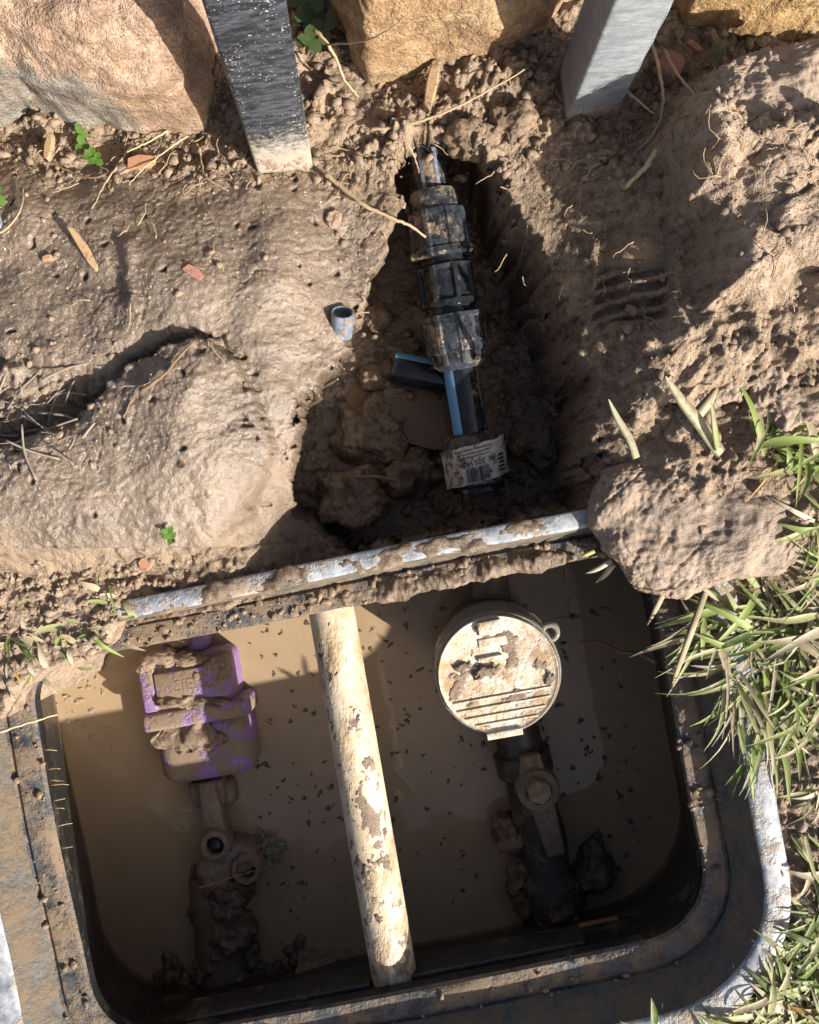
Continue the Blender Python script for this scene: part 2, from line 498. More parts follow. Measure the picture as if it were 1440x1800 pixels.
M['ledge'] = mat_plastic('box_ledge_plastic', (0.024, 0.026, 0.030), 0.54, 20, 0.5, (0.15, 0.15, 0.15), 0.5, (0.18, 0.130, 0.085), specks=0.7, seed=4, mudw=0.07)
M['step'] = mat_plastic('box_step_plastic', (0.045, 0.045, 0.042), 0.58, 30, 0.6, (0.12, 0.11, 0.09), 0.7, (0.14, 0.105, 0.07), seed=16, mudw=0.08)
M['rim'] = mat_plastic('box_rim_plastic', (0.15, 0.17, 0.20), 0.46, 24, 0.48, (0.46, 0.475, 0.49), 0.75, (0.28, 0.212, 0.145), seed=5, mudw=0.06)
M['post'] = mat_post('post_paint', (0.012, 0.016, 0.023), (0.085, 0.10, 0.12), 0.85, 0.14, 6)
M['post2'] = mat_post('post_paint_dusty', (0.19, 0.215, 0.235), (0.34, 0.365, 0.38), 0.35, 0.05, 7)
M['white_pvc'] = mat_plastic('white_pvc', (0.60, 0.51, 0.37), 0.42, 15, 0.42, (0.46, 0.34, 0.20), 0.75, (0.27, 0.17, 0.09), specks=0.3, sx=(1.6, 0.7, 1), seed=8, mudw=0.09)
M['dial'] = mat_plastic('dial_white', (0.66, 0.62, 0.54), 0.50, 26, 0.45, (0.52, 0.38, 0.22), 0.85, (0.36, 0.235, 0.125), specks=0.2, seed=9, mudw=0.10)
M['purple'] = mat_plastic('purple_plastic', (0.22, 0.125, 0.34), 0.545, 22, 0.45, (0.26, 0.17, 0.27), 0.6, (0.23, 0.165, 0.11), specks=0.3, seed=10)
M['brass'] = mat_plastic('tarnished_brass', (0.17, 0.115, 0.085), 0.52, 45, 0.42, (0.26, 0.195, 0.165), 0.5, (0.21, 0.145, 0.09), seed=11)
M['brass_d'] = mat_plastic('dark_bronze', (0.13, 0.10, 0.065), 0.5, 45, 0.5, (0.20, 0.165, 0.12), 0.5, (0.19, 0.135, 0.085), seed=12)
M['pipe_dark'] = mat_plastic('pipe_dark', (0.030, 0.026, 0.020), 0.46, 30, 0.4, (0.07, 0.06, 0.045), 0.5, (0.12, 0.085, 0.052), specks=0.1, seed=17)
M['blue'] = mat_plastic('blue_stripe', (0.10, 0.26, 0.48), 0.22, 50, 0.4, (0.2, 0.35, 0.5), 0.3, MUD_D, specks=0, seed=13)
M['conduit'] = mat_plastic('conduit_grey', (0.10, 0.13, 0.18), 0.40, 70, 0.2, (0.34, 0.37, 0.41), 0.5, MUD_M, seed=14)
M['label'] = mat_plastic('label_paper', (0.50, 0.48, 0.43), 0.44, 70, 0.7, (0.36, 0.31, 0.25), 0.7, (0.16, 0.105, 0.06), specks=0, seed=15)
M['ink'] = mat_simple('ink', (0.02, 0.02, 0.022), 0.7)
M['root'] = mat_simple('root', (0.36, 0.26, 0.16), 0.8, 0.35, 120)
M['root_d'] = mat_simple('root_dark', (0.16, 0.105, 0.065), 0.85, 0.35, 120)
M['straw'] = mat_simple('straw', (0.44, 0.37, 0.22), 0.7, 0.3, 150)
M['wood'] = mat_plastic('wood_chip', (0.36, 0.24, 0.13), 0.46, 60, 0.8, (0.30, 0.20, 0.13), 0.5, MUD_M, specks=0.3, seed=24)
M['redchip'] = mat_plastic('red_brick_chip', (0.27, 0.105, 0.08), 0.46, 60, 0.8, (0.30, 0.20, 0.13), 0.5, MUD_M, specks=0.3, seed=27)
M['orange'] = mat_plastic('terracotta_chip', (0.33, 0.155, 0.085), 0.46, 60, 0.8, (0.30, 0.20, 0.13), 0.5, MUD_M, specks=0.3, seed=26)
M['clover'] = mat_simple('clover_leaf', (0.085, 0.17, 0.025), 0.5, 0.3, 200)
M['weed'] = mat_simple('weed_leaf', (0.045, 0.075, 0.02), 0.5, 0.35, 200)
M['drygrey'] = mat_simple('grey_debris', (0.22, 0.185, 0.145), 0.7, 0.45, 120)
M['algae'] = mat_simple('algae', (0.095, 0.068, 0.042), 0.8, 0.5, 300)
M['scum'] = mat_simple('scum', (0.40, 0.31, 0.22), 0.6, 0.2, 300)
M['gravel'] = mat_simple('grit', (0.23, 0.20, 0.15), 0.7, 0.5, 400)
M['stone1'] = mat_stone('stone_pink', (0.36, 0.235, 0.14), (0.42, 0.285, 0.205), (0.47, 0.335, 0.235), 1.0, 1)
M['stone2'] = mat_stone('stone_tan', (0.31, 0.185, 0.09), (0.41, 0.265, 0.14), (0.46, 0.33, 0.195), 0, 2)
M['stone3'] = mat_stone('stone_yellow', (0.37, 0.215, 0.085), (0.45, 0.30, 0.135), (0.50, 0.37, 0.19), 0, 3)
M['water'] = mat_water('muddy_water', (0.335, 0.238, 0.142), (0.385, 0.28, 0.172))
M['puddle'] = mat_water('puddle_water', (0.12, 0.078, 0.04), (0.15, 0.10, 0.052))
def mat_glass():
    b = NB('clear_lens'); m = b.out((0.75, 0.70, 0.60), 0.18)
    b.b.inputs['Transmission Weight'].default_value = 0.75; b.b.inputs['IOR'].default_value = 1.2
    return m
M['lens'] = mat_glass()
def mat_grass():
    b = NB('grass_blade')
    c = b.attr('tint').outputs['Color']
    n = b.noise(130, 4, 0.6)
    col = b.mix(b.ramp(n, [(0.50, 0.0), (0.64, 0.8)]), c, (0.31, 0.245, 0.155))
    m = b.out(col, 0.5, None)
    b.b.inputs['Specular IOR Level'].default_value = 0.35
    tr = b.node('ShaderNodeBsdfTranslucent'); b.link(col, tr.inputs[0])
    mx = b.node('ShaderNodeMixShader'); mx.inputs[0].default_value = 0.28
    out = b.t.nodes['Material Output']
    b.link(b.b.outputs[0], mx.inputs[1]); b.link(tr.outputs[0], mx.inputs[2]); b.link(mx.outputs[0], out.inputs[0])
    return m
M['grass'] = mat_grass()

# ------------------------------------------------------------------ meter box placement (shared by ground and box)
BZ = -0.035
BC = W(678, 1405, BZ); BROT = math.radians(11.1)
BA, BB, BR = 0.300, 0.200, 0.078
BW = 0.034            # extra width on the west side
_c, _s = math.cos(BROT), math.sin(BROT)
def box_local(x, y):
    dx = x - BC.x; dy = y - BC.y
    return dx * _c + dy * _s, -dx * _s + dy * _c
def box_world(lx, ly, z):
    return Vector((BC.x + lx * _c - ly * _s, BC.y + lx * _s + ly * _c, z))
WATER_Z = -0.25

#@@GROUND
# ------------------------------------------------------------------ ground: one sheet, fine under the picture, coarse to the horizon
def P(*a): return list(a)
MOUND = P((-200, 1000), (-200, 800), (60, 790), (170, 735), (260, 665), (330, 628), (400, 615), (440, 650), (462, 710), (492, 765), (482, 830), (445, 905), (385, 965), (285, 1000), (150, 1025), (40, 1030))
DEBRIS = P((-200, 640), (90, 640), (190, 660), (235, 700), (170, 760), (60, 800), (-200, 820))
PIT = P((700, 300), (712, 262), (745, 240), (800, 236), (860, 270), (915, 350), (968, 450), (1012, 560), (1045, 680), (1055, 800), (1050, 900), (600, 985), (520, 930), (505, 850), (510, 770), (530, 710), (580, 650), (612, 590), (655, 480), (690, 400))
RMOUND = P((1130, 300), (1160, 215), (1230, 150), (1320, 130), (1800, 100), (1800, 600), (1400, 590), (1300, 560), (1215, 560), (1190, 470), (1165, 390))
RLOW = P((1080, 600), (1160, 560), (1300, 555), (1800, 600), (1800, 1010), (1330, 1000), (1180, 960), (1090, 860), (1075, 720))

def clod_r(u, v):
    f1, f2, c = worley2(u, v, 26, 77)
    return np.clip(1 - f1 / 0.6, 0, 1) * c * 2
def ground_z(x, y, attrs=False):
    u = x / S + 720; v = 900 - y / S
    wu = u + 14 * fbm2(u, v, 90, 3, off=3.1); wv = v + 14 * fbm2(u, v, 90, 3, off=8.7)
    z = 0.005 * fbm2(u, v, 260, 3, off=1.0)
    # long shaded slope right of the trench, rising to the heaps
    z = z + 0.05 * sstep(950, 1190, wu) * sstep(180, 330, wv) * sstep(760, 600, wv) - 0.004 * sstep(850, 930, wu) * sstep(1120, 960, wu) * sstep(240, 340, wv) * sstep(900, 760, wv)
    dm = sdpoly(wu, wv, RMOUND); rm = sstep(-25, 45, dm)
    z = z + 0.060 * rm - 0.030 * rm * np.clip((u - 1170) / 300.0, 0, 1.2) + 0.008 * rm * fbm2(u, v, 120, 3, off=4.4)
    dl = sdpoly(wu, wv, RLOW); rl = sstep(-30, 40, dl); z = z + 0.022 * rl + 0.014 * rl * fbm2(u, v, 85, 3, off=6.4)
    # the whole left side leans down towards the box
    lean = np.clip((985 - v + 0.45 * (430 - u)) / 420.0, 0, 1.05)
    left = sstep(640, 470, u) * sstep(215, 520, v + 0.12 * (u - 300) * -1)
    z = z + left * (0.058 * lean + 0.012 * fbm2(u, v, 230, 2, off=15.5) * lean)
    # smooth wet heap on the left
    dmo = sdpoly(u + 0.45 * (wu - u), v + 0.45 * (wv - v), MOUND); dmo = dmo + 7 * fbm2(u, v, 32, 4, 0.6, off=51); mo = sstep(-3, 9, dmo)
    z = z + np.where(dmo > -10, 0.018 * mo + 0.034 * (1 - np.exp(-np.maximum(dmo, 0) / 90.0)), 0)
    # falls away towards the trench between heap and box
    fall = sstep(385, 560, u) * sstep(800, 950, v) * sstep(1100, 1000, u)
    z = z - 0.085 * fall
    # debris hollow at the left edge
    dd = sdpoly(wu, wv, DEBRIS); de = sstep(-15, 30, dd)
    z = z - 0.014 * de
    # trench
    dp = sdpoly(u + 0.7 * (wu - u), v + 0.7 * (wv - v), PIT) + 13 * fbm2(u, v, 34, 4, 0.6, off=41) + 5 * (clod_r(u, v) - 0.3)
    width = 24 + 30 * sstep(800, 960, u) + 26 * sstep(600, 520, u)
    pit = sstep(-8, 1, dp / width) * sstep(-0.05, 0.85, dp / width)
    zf = -0.150 + 0.006 * fbm2(u, v, 110, 3, off=2.2) - 0.014 * sstep(640, 700, v) * sstep(880, 780, u)
    z = z * (1 - pit) + zf * pit
    zsmooth = z.copy()
    # roughness by zone
    top = sstep(330, 250, wv); right = sstep(1030, 1180, wu) * sstep(980, 860, v)
    low = sstep(1010, 1060, v)
    R = np.clip(0.22 + 0.9 * top + 0.45 * right * (1 - rm * 0.85) + 0.95 * de + 0.75 * pit + 0.5 * low, 0, 1.1)
    wetflat = sstep(700, 420, u) * sstep(300, 400, v) * sstep(720, 640, v)
    R = R * (1 - 0.55 * mo) * (1 - 0.35 * wetflat)
    patch = np.clip(0.75 + 1.5 * fbm2(u, v, 150, 4, 0.6, off=31), 0.12, 1.5)
    R = R * np.where(u < 720, patch, 0.4 + 0.6 * patch)
    R = R * (1 - 0.62 * sstep(700, 560, u) * sstep(330, 400, v) * sstep(990, 900, v) * (1 - de))
    # clods
    f1, f2, cid = worley2(wu, wv, 52, 3)
    clod = np.clip(1 - (f1 / 0.62) ** 2, 0, 1) * (cid > 0.45) * cid
    f1b, f2b, cidb = worley2(wu * 1.0 + 6 * fbm2(u, v, 30, 2, off=2), wv, 21, 9)
    clodb = np.clip(1 - (f1b / 0.6) ** 2, 0, 1) * (cidb > 0.3) * cidb
    f1c, f2c, cidc = worley2(u, v, 9.5, 40)
    clodc = np.clip(1 - (f1c / 0.6) ** 2, 0, 1) * (cidc > 0.4) * cidc
    fine = fbm2(u, v, 26, 4, 0.55, off=5.5)
    f1d, f2d, cidd = worley2(wu + 10 * fbm2(u, v, 50, 2, off=61), wv, 105, 21)
    z = z + rm * 0.020 * np.clip(1 - (f1d / 0.66) ** 3, 0, 1) * (0.4 + 0.6 * cidd)
    z = z + R * (0.010 * clod + 0.0055 * clodb + 0.0026 * clodc * (1 - 0.6 * pit) + 0.0038 * fine)
    z = z + 0.0030 * fbm2(u, v, 80, 4, 0.5, off=9.9) * (1 - 0.3 * mo) + 0.0007 * fbm2(u, v, 9, 3, 0.6, off=1.9)
    # pock holes and tears in the smooth mud
    hole = (1 - R) * np.clip(1 - f1b / 0.33, 0, 1) * (cidb > 0.93)
    z = z - 0.008 * hole * (u < 740) * (v < 980)
    crack = np.clip(1 - np.abs(n2(wu / 55 + 3, wv / 55)) * 26, 0, 1) * (n2(u / 120 + 9, v / 120) > 0.12) * (1 - pit)
    z = z - 0.005 * crack * np.clip(R + 0.25, 0, 0.8)
    # furrows pressed into the wet flat by a tool
    gx = u - 236 - 0.12 * (v - 500)
    furrow = np.exp(-(gx / 17) ** 2) * sstep(425, 460, v) * sstep(610, 560, v)
    z = z - 0.005 * furrow * (0.7 + 0.6 * fbm2(u, v, 40, 2, off=8)) + 0.004 * np.exp(-((gx - 30) / 12) ** 2) * sstep(440, 470, v) * sstep(600, 560, v)
    # crack under the upper lip of the heap
    z = z - 0.008 * np.exp(-((dmo + 6) / 5.0) ** 2) * sstep(230, 280, u) * sstep(450, 380, u) * (v < 700)
    # boot tread in the slope on the right
    bx, by = u - 1100 + 0.35 * (wu - u), v - 490 + 0.4 * (wv - v)
    bx = bx + 0.10 * by
    half = 50 - 8 * sstep(-30, -90, by)
    ins = sstep(half + 12, half - 4, np.abs(bx)) * sstep(92, 80, np.abs(by))
    bars = np.cos((by + 0.18 * bx) / 25.0 * 2 * np.pi)
    tread = np.where(by > 2, -0.010 + 0.010 * sstep(-0.2, 0.55, bars + 0.5 * fbm2(u, v, 22, 3, off=5)), -0.008 + 0.014 * np.exp(-((by + 42) / 34) ** 2 - (bx / 40) ** 2))
    z = z * (1 - ins) + ins * (zsmooth + tread + 0.0008 * fine)
    z = z + 0.005 * np.exp(-((np.abs(bx) - 64) / 9) ** 2) * sstep(105, 88, np.abs(by)) * (0.5 + 0.6 * fbm2(u, v, 30, 2, off=2))
    # box footprint
    lx, ly = box_local(x, y)
    ex = np.maximum(lx - BA, -BA - BW - lx); ey = np.maximum(ly - BB, -BB + 0.006 - ly)
    dbox = np.where((ex > 0) & (ey > 0), np.hypot(np.maximum(ex, 0), np.maximum(ey, 0)), np.maximum(ex, ey))
    near = sstep(0.16, 0.07, dbox) * (1 - pit) * (v > 960) * (1 - fall)
    z = z * (1 - 0.75 * near) - 0.010 * near + 0.006 * near * clodb + 0.002 * near * fine
    # mud spilled over the north-west corner of the box
    spill = sdpoly(wu, wv, P((-100, 1000), (150, 1000), (215, 1035), (225, 1085), (200, 1135), (120, 1168), (60, 1190), (20, 1260), (-100, 1300)))
    sp = sstep(-6, 14, spill)
    z = z * (1 - sp) + sp * (0.002 + 0.004 * fbm2(u, v, 60, 3, off=7) + 0.005 * clodb + 0.002 * fine)
    cut = (dbox < 0.066) & (sp < 0.5)
    cut = cut | ((lx < -BA) & (dbox < 0.082) & (ly < BB - 0.01) & (sp < 0.5))
    north = (ly > BB - 0.01)
    cut = np.where(north, (dbox < 0.047) & (sp < 0.5), cut)
    z = np.where(cut, -0.33, z)
    far = np.clip((np.hypot(x, y) - 0.9) / 2.0, 0, 1)
    z = z * (1 - far)
    if not attrs: return z
    wet = np.clip(0.16 + 0.85 * mo * (0.65 + 0.6 * fbm2(u, v, 90, 3, off=12)) * sstep(1010, 900, v) + 0.8 * wetflat * (0.7 + 0.9 * fbm2(u, v, 70, 3, off=14)) + 0.42 * pit - 0.16 * top - 0.1 * right + (0.62 + 0.45 * fbm2(u, v, 120, 3, off=71)) * sstep(720, 560, u) * sstep(310, 380, v) * sstep(1000, 880, v), 0, 1)
    dry = np.clip(1.05 * rm * (0.75 + 0.5 * fbm2(u, v, 80, 3, off=3)) + 0.55 * rl * (0.6 + fbm2(u, v, 70, 3, off=5)) + 0.38 * top * (0.5 + fbm2(u, v, 60, 3, off=7)) + 0.25 * low + 0.3 * sp - 0.5 * pit, 0, 1)
    red = np.clip(0.85 * pit * (0.8 + 0.8 * fbm2(u, v, 60, 3, off=21)), 0, 1)
    return z, wet, dry, red

def ground():
    st = 0.00135
    xs = np.arange(-0.47, 0.47, st); ys = np.arange(-0.55, 0.53, st)
    out = np.array([0.52, 0.6, 0.75, 1.0, 1.5, 2.5, 5, 10, 25, 80])
    xs = np.concatenate([-(out[::-1]) + 0.0, xs, out]); ys = np.concatenate([-(out[::-1]) - 0.06, ys, out + 0.05])
    X, Y = np.meshgrid(xs, ys)
    z, wet, dry, red = ground_z(X, Y, True)
    global GRID
    GRID = (xs, ys, z)
    # the trench is undercut on its left and far sides
    U = X / S + 720; Vv = 900 - Y / S
    deep = sstep(-0.012, -0.10, z) * (z > -0.3)
    X2 = X - deep * 0.034 * sstep(800, 690, U) * sstep(250, 300, Vv) * sstep(940, 860, Vv)
    Y2 = Y + deep * 0.040 * sstep(330, 280, Vv)
    V = np.stack([X2.ravel(), Y2.ravel(), z.ravel()], 1)
    nx, ny = len(xs), len(ys)
    i = np.arange(nx * ny).reshape(ny, nx)
    Fc = np.stack([i[:-1, :-1].ravel(), i[:-1, 1:].ravel(), i[1:, 1:].ravel(), i[1:, :-1].ravel()], 1)
    o = mesh_obj('ground', V, Fc, M['ground'], kind='structure')
    for n, a in (('wet', wet), ('dry', dry), ('red', red)):
        at = o.data.attributes.new(n, 'FLOAT', 'POINT'); at.data.foreach_set('value', a.ravel().astype(np.float32))
    return o
ground_obj = ground()
def gz(x, y):
    xs, ys, Z = GRID
    i = min(max(int(np.searchsorted(xs, x)) - 1, 0), len(xs) - 2); j = min(max(int(np.searchsorted(ys, y)) - 1, 0), len(ys) - 2)
    return float(max(Z[j, i], Z[j + 1, i + 1], Z[j, i + 1], Z[j + 1, i]))
def onground(px, py, lift=0.0):
    p = W(px, py, 0.0)
    for _ in range(4):
        p = W(px, py, gz(p.x, p.y))
    p.z += lift
    return p
# ------------------------------------------------------------------ boulders of the garden edge
def G(px, py): return ((px - 720) * S, (900 - py) * S)
def boulder(outline, z1, mat, label, seed, amp=0.018, grey=None, ctr=None, s=0.10, q=0.42, p=0.42):
    poly = [G(*a) for a in outline]
    V, f = blob(poly, -0.17, z1, 7, p, q, amp, s, seed, 6, 0.0016, ctr=G(*ctr) if ctr else None)
    o = mesh_obj('boulder', V, f, mat, label=label, cat='boulder', group='boulders edging the garden bed')
    if grey:
        u = V[:, 0] / (H - V[:, 2]) * F + 720; v = 900 - V[:, 1] / (H - V[:, 2]) * F
        g = sdpoly(u + 25 * fbm2(u, v, 60, 3), v + 25 * fbm2(u, v, 60, 3, off=4), grey)
        at = o.data.attributes.new('grey', 'FLOAT', 'POINT'); at.data.foreach_set('value', np.clip(g / 25 + 0.5, 0, 1).astype(np.float32))
    return o
boulder([(-330, 265), (-120, 232), (20, 226), (150, 243), (250, 244), (340, 240), (368, 225), (382, 180), (384, 60), (372, -160), (-330, -220)], 0.20, M['stone1'],
        'big pinkish boulder with grey flank left of the black post', 1.0, 0.030,
        [(-50, 95), (60, 120), (150, 140), (210, 190), (240, 240), (100, 280), (-50, 280)], (60, 20))
boulder([(555, -160), (578, 30), (612, 118), (650, 156), (712, 142), (790, 116), (860, 98), (940, 66), (988, 12), (1005, -160)], 0.17, M['stone2'],
        'rounded tan boulder between the two posts', 5.0, 0.012, None, (780, -40))
boulder([(1150, -170), (1163, 0), (1195, 52), (1262, 62), (1350, 66), (1440, 60), (1620, 40), (1620, -220)], 0.14, M['stone3'],
        'yellow boulder right of the dusty post at the top edge', 9.0, 0.010, None, (1370, -70))

# ------------------------------------------------------------------ fence posts
def post(label, mat, corner_l, corner_r, depth, seed, lean=0.0):
    a = Vector((*G(*corner_l), 0)); b = Vector((*G(*corner_r), 0))
    x = (b - a); wd = x.length; x.normalize(); y = Vector((-x.y, x.x, 0))
    c = (a + b) / 2 + y * depth / 2
    root = thing('fence_post', label, 'post', (c.x, c.y, 0), 'steel posts in front of the boulders')
    Mx = Matrix(((x.x, y.x, 0, c.x), (x.y, y.y, 0, c.y), (0, 0, 1, 0), (0, 0, 0, 1)))
    Mx = Mx @ Matrix.Rotation(math.radians(lean), 4, 'Y')
    # hollow square tube with rounded corners and an open foot
    def loop(hw, hd, r, n=5):
        out = []
        for k, (sx, sy) in enumerate(((1, 1), (-1, 1), (-1, -1), (1, -1))):
            for i in range(n):
                t = math.pi / 2 * (k + i / (n - 1))
                out.append((sx * (hw - r) + r * math.cos(t), sy * (hd - r) + r * math.sin(t)))
        return out
    lo = loop(wd / 2, depth / 2, 0.004); li = loop(wd / 2 - 0.003, depth / 2 - 0.003, 0.002)
    n = len(lo); V = []
    zs = np.linspace(-0.004, 0.55, 24)
    for z in zs: V += [(p[0], p[1], z) for p in lo]
    for z in (0.55, -0.004): V += [(p[0], p[1], z) for p in li]
    m = len(zs) + 2; Fc = []
    for j in range(m):
        for i in range(n):
            k = (i + 1) % n; j2 = (j + 1) % m
            Fc.append((j * n + i, j * n + k, j2 * n + k, j2 * n + i))
    v, f = xf((V, Fc), Mx)
    mesh_obj('tube', v, f, mat, root, sharp=35)
    # dried mud stuck to the foot of the front face, thinning upwards
    nx_, nz_ = 60, 90
    gx_ = np.linspace(-wd / 2 + 0.004, wd / 2 - 0.004, nx_); gz_ = np.linspace(-0.003, 0.075, nz_)
    X, Z = np.meshgrid(gx_, gz_)
    k = fbm2(X, Z, 0.02, 5, 0.6, off=seed * 7) + 0.55 - Z / 0.035
    T_ = np.clip(k * 0.003, -0.0006, 0.0035)
    V2 = np.stack([X.ravel(), -depth / 2 - T_.ravel(), Z.ravel()], 1)
    idx = np.arange(nx_ * nz_).reshape(nz_, nx_)
    F2 = np.stack([idx[:-1, :-1].ravel(), idx[:-1, 1:].ravel(), idx[1:, 1:].ravel(), idx[1:, :-1].ravel()], 1)
    F2 = F2[T_.ravel()[F2].max(1) > -0.0005]
    mesh_obj('mud_cake', [Mx @ Vector(q) for q in V2], F2.tolist(), M['mud_pale'], root)
    # weld bead up one corner
    bead = [Mx @ Vector((wd / 2 - 0.0015, -depth / 2 + 0.0015, z)) for z in np.linspace(0, 0.5, 40)]
    v, f = tube(bead, [0.0012 + 0.0004 * math.sin(i * 2.1) for i in range(40)], 6)
    mesh_obj('weld_bead', v, f, mat, root)
    return root
post('black speckled steel post in front of the pink boulder', M['post'], (455, 313), (551, 298), 0.045, 1.0, 2.8)
post('dusty grey steel post beside the rounded tan boulder', M['post2'], (993, 216), (1081, 206), 0.052, 2.5)

# ------------------------------------------------------------------ meter box
def box_ring(oE, oN, oW, oS, z, n=9, wob=0.0):
    r = BR * 0.8 + max(oE, oS) * 0.9
    oW += BW
    cs = ((BA + oE, BB + oN, 0), (-(BA + oW), BB + oN, 1), (-(BA + oW), -(BB + oS), 2), (BA + oE, -(BB + oS), 3))
    out = []; pts = []
    for (cx, cy, k) in cs:
        rr = r * (1.12 if k == 3 else 1.0) if k in (2, 3) else r * 0.6
        ox = cx - math.copysign(rr, cx); oy = cy - math.copysign(rr, cy)
        for i in range(n):
            t = math.pi / 2 * (k + i / (n - 1))
            pts.append((ox + rr * math.cos(t), oy + rr * math.sin(t)))
        # straight run to the next corner
    full = []
    m = len(pts)
    for i in range(m):
        a = pts[i]; b = pts[(i + 1) % m]
        L = math.hypot(b[0] - a[0], b[1] - a[1])
        full.append(a)
        if (i + 1) % n == 0:
            for q in range(1, 24): full.append((a[0] + (b[0] - a[0]) * q / 24, a[1] + (b[1] - a[1]) * q / 24))
    for i, (lx, ly) in enumerate(full):
        dz = wob * math.sin(lx * 31 + 1) * math.cos(ly * 23)
        dx = wob * 1.5 * math.sin(ly * 19 + lx * 13 + 2)
        out.append(box_world(lx + dx, ly + dx * 0.6, z + dz))
    return out
def loft(rings, closed=False):
    n = len(rings[0]); V = [p for r in rings for p in r]; Fc = []
    for j in range(len(rings) - 1):
        for i in range(n):
            k = (i + 1) % n
            Fc.append((j * n + i, (j + 1) * n + i, (j + 1) * n + k, j * n + k))
    return V, [tuple(reversed(f)) for f in Fc]
box = thing('meter_box', 'black plastic meter box sunk in the mud, full of brown water', 'meter box', (BC.x, BC.y, -0.33))
def rr(o, on, z, ow=None, os_=None):
    return box_ring(o + 0.005, on, o * 1.15 if ow is None else ow, o * 1.12 - 0.006 if os_ is None else os_ - 0.006, z, wob=0.0012)
wall_r = [rr(0.062, 0.02, -0.335, 0.098, 0.085), rr(0.045, 0.015, -0.25, 0.076, 0.066), rr(0.006, 0.004, -0.062, 0.010, 0.009), rr(0, 0, -0.050), rr(0, 0, -0.037)]
v, f = loft(wall_r); mesh_obj('wall', v, f, M['wall'], box, sharp=40)
ledge_r = [rr(0, 0, -0.037), rr(0.002, 0.0015, -0.0335), rr(0.010, 0.008, -0.0325), rr(0.020, 0.019, -0.0320), rr(0.0225, 0.022, -0.0325), rr(0.0240, 0.0235, -0.0360), rr(0.0262, 0.025, -0.0360), rr(0.0275, 0.0265, -0.033)]
v, f = loft(ledge_r); mesh_obj('ledge', v, f, M['ledge'], box, sharp=50, label='muddy inner ledge for the missing lid')
step_r = [rr(0.0275, 0.0265, -0.033), rr(0.0305, 0.0285, -0.030), rr(0.0450, 0.0325, -0.006), rr(0.0475, 0.0340, -0.0022)]
v, f = loft(step_r); mesh_obj('step', v, f, M['step'], box, sharp=40, label='grimy upright step between ledge and rim')
rim_r = [rr(0.0475, 0.0340, -0.0022), rr(0.0495, 0.0350, -0.0004), rr(0.0525, 0.0370, 0.0006), rr(0.0710, 0.0500, 0.0), rr(0.0735, 0.0520, -0.0015), rr(0.0740, 0.0525, -0.005), rr(0.0735, 0.0520, -0.016), rr(0.068, 0.044, -0.018), rr(0.088, 0.058, -0.335, 0.14, 0.12)]
v, f = loft(rim_r); mesh_obj('rim', v, f, M['rim'], box, sharp=40, label='pale scuffed outer rim')
# stiffening webs on the inside of the south wall, seen below the ledge
for k, lx in enumerate((-0.155, 0.075)):
    pl = [(-0.085, -0.004), (0.085, -0.004), (0.085, 0.004), (-0.085, 0.004)]
    v, f = rbox((0.20, 0.010, 0.040), 0.003)
    v = [box_world(p[0] + lx, p[1] - BB + 0.001, p[2] - 0.078) for p in v]
    mesh_obj('web', v, f, M['wall'], box, sharp=40)
# muddy water standing in the box
wr = [rr(0.047, 0.018, WATER_Z, 0.079, 0.069)]
c = Vector((0, 0, 0))
for p in wr[0]: c += p
c /= len(wr[0])
V = list(wr[0]); V.append(c); n = len(wr[0])
mesh_obj('water', V, [(i, (i + 1) % n, n) for i in range(n)], M['water'], kind='structure', smooth=False)
# puddle in the trench
pd = [(600, 690), (640, 620), (720, 590), (880, 560), (960, 640), (950, 740), (900, 790), (760, 790), (650, 760)]
V = [W(a, b, -0.1495) for a, b in pd]
mesh_obj('puddle', V, [tuple(reversed(range(len(V))))], M['puddle'], kind='structure', smooth=False)

# ------------------------------------------------------------------ water pipe with compression coupling in the trench
PA = W(748, 262, -0.062); PB = W(842, 860, -0.112)
PL = (PB - PA).length; PD = (PB - PA).normalized()
def T(py):      # distance along the pipe axis for a photograph row
    lo, hi = 0.0, PL
    for _ in range(30):
        m = (lo + hi) / 2; p = PA + PD * m
        if 900 - p.y / (H - p.z) * F < py: lo = m
        else: hi = m
    return lo
K = 0.000605
def arc_patch(t0, t1, r, a0, a1, n=12, m=6, A=PA, B=PB):
    x, y, a = frame_of(Vector(B) - Vector(A)); V = []; Fc = []
    for j in range(m + 1):
        for i in range(n + 1):
            th = math.radians(a0 + (a1 - a0) * i / n); t = t0 + (t1 - t0) * j / m
            V.append(Vector(A) + a * t + (x * math.cos(th) + y * math.sin(th)) * r)
    for j in range(m):
        for i in range(n):
            q = j * (n + 1) + i; Fc.append((q, q + 1, q + n + 2, q + n + 1))
    return V, Fc
def hollow(A, B, r, wall, seg=40):
    L = (Vector(B) - Vector(A)).length
    return lathe(A, B, [(0.0006, r - wall), (0, r - wall * 0.7), (0, r - 0.0006), (0.0006, r), (L - 0.0006, r), (L, r - 0.0006), (L, r - wall * 0.7), (L - 0.0006, r - wall), (0.0006, r - wall)], seg, caps=False)
pc = thing('pipe_coupling', 'muddy black compression coupling lying in the trench', 'coupling', W(785, 480, -0.10))
r = 31 * K
def ribs(n, depth, w=0.35, ph=0.0):
    def f(th, t):
        q = ((th + ph) / (2 * math.pi) * n) % 1.0
        return 1.0 + (depth if q < w else 0.0)
    return f
t = [T(y) for y in (338, 345, 372, 380)]
v, f = lathe(PA, PB, [(t[0], 33 * K), (t[0], 40 * K), (t[1], 43 * K), (t[2], 44 * K), (t[3], 40 * K)], 48); mesh_obj('end_collar', v, f, M['black'], pc, sharp=35)
t = [T(y) for y in (374, 378, 384, 438, 441, 450, 455)]
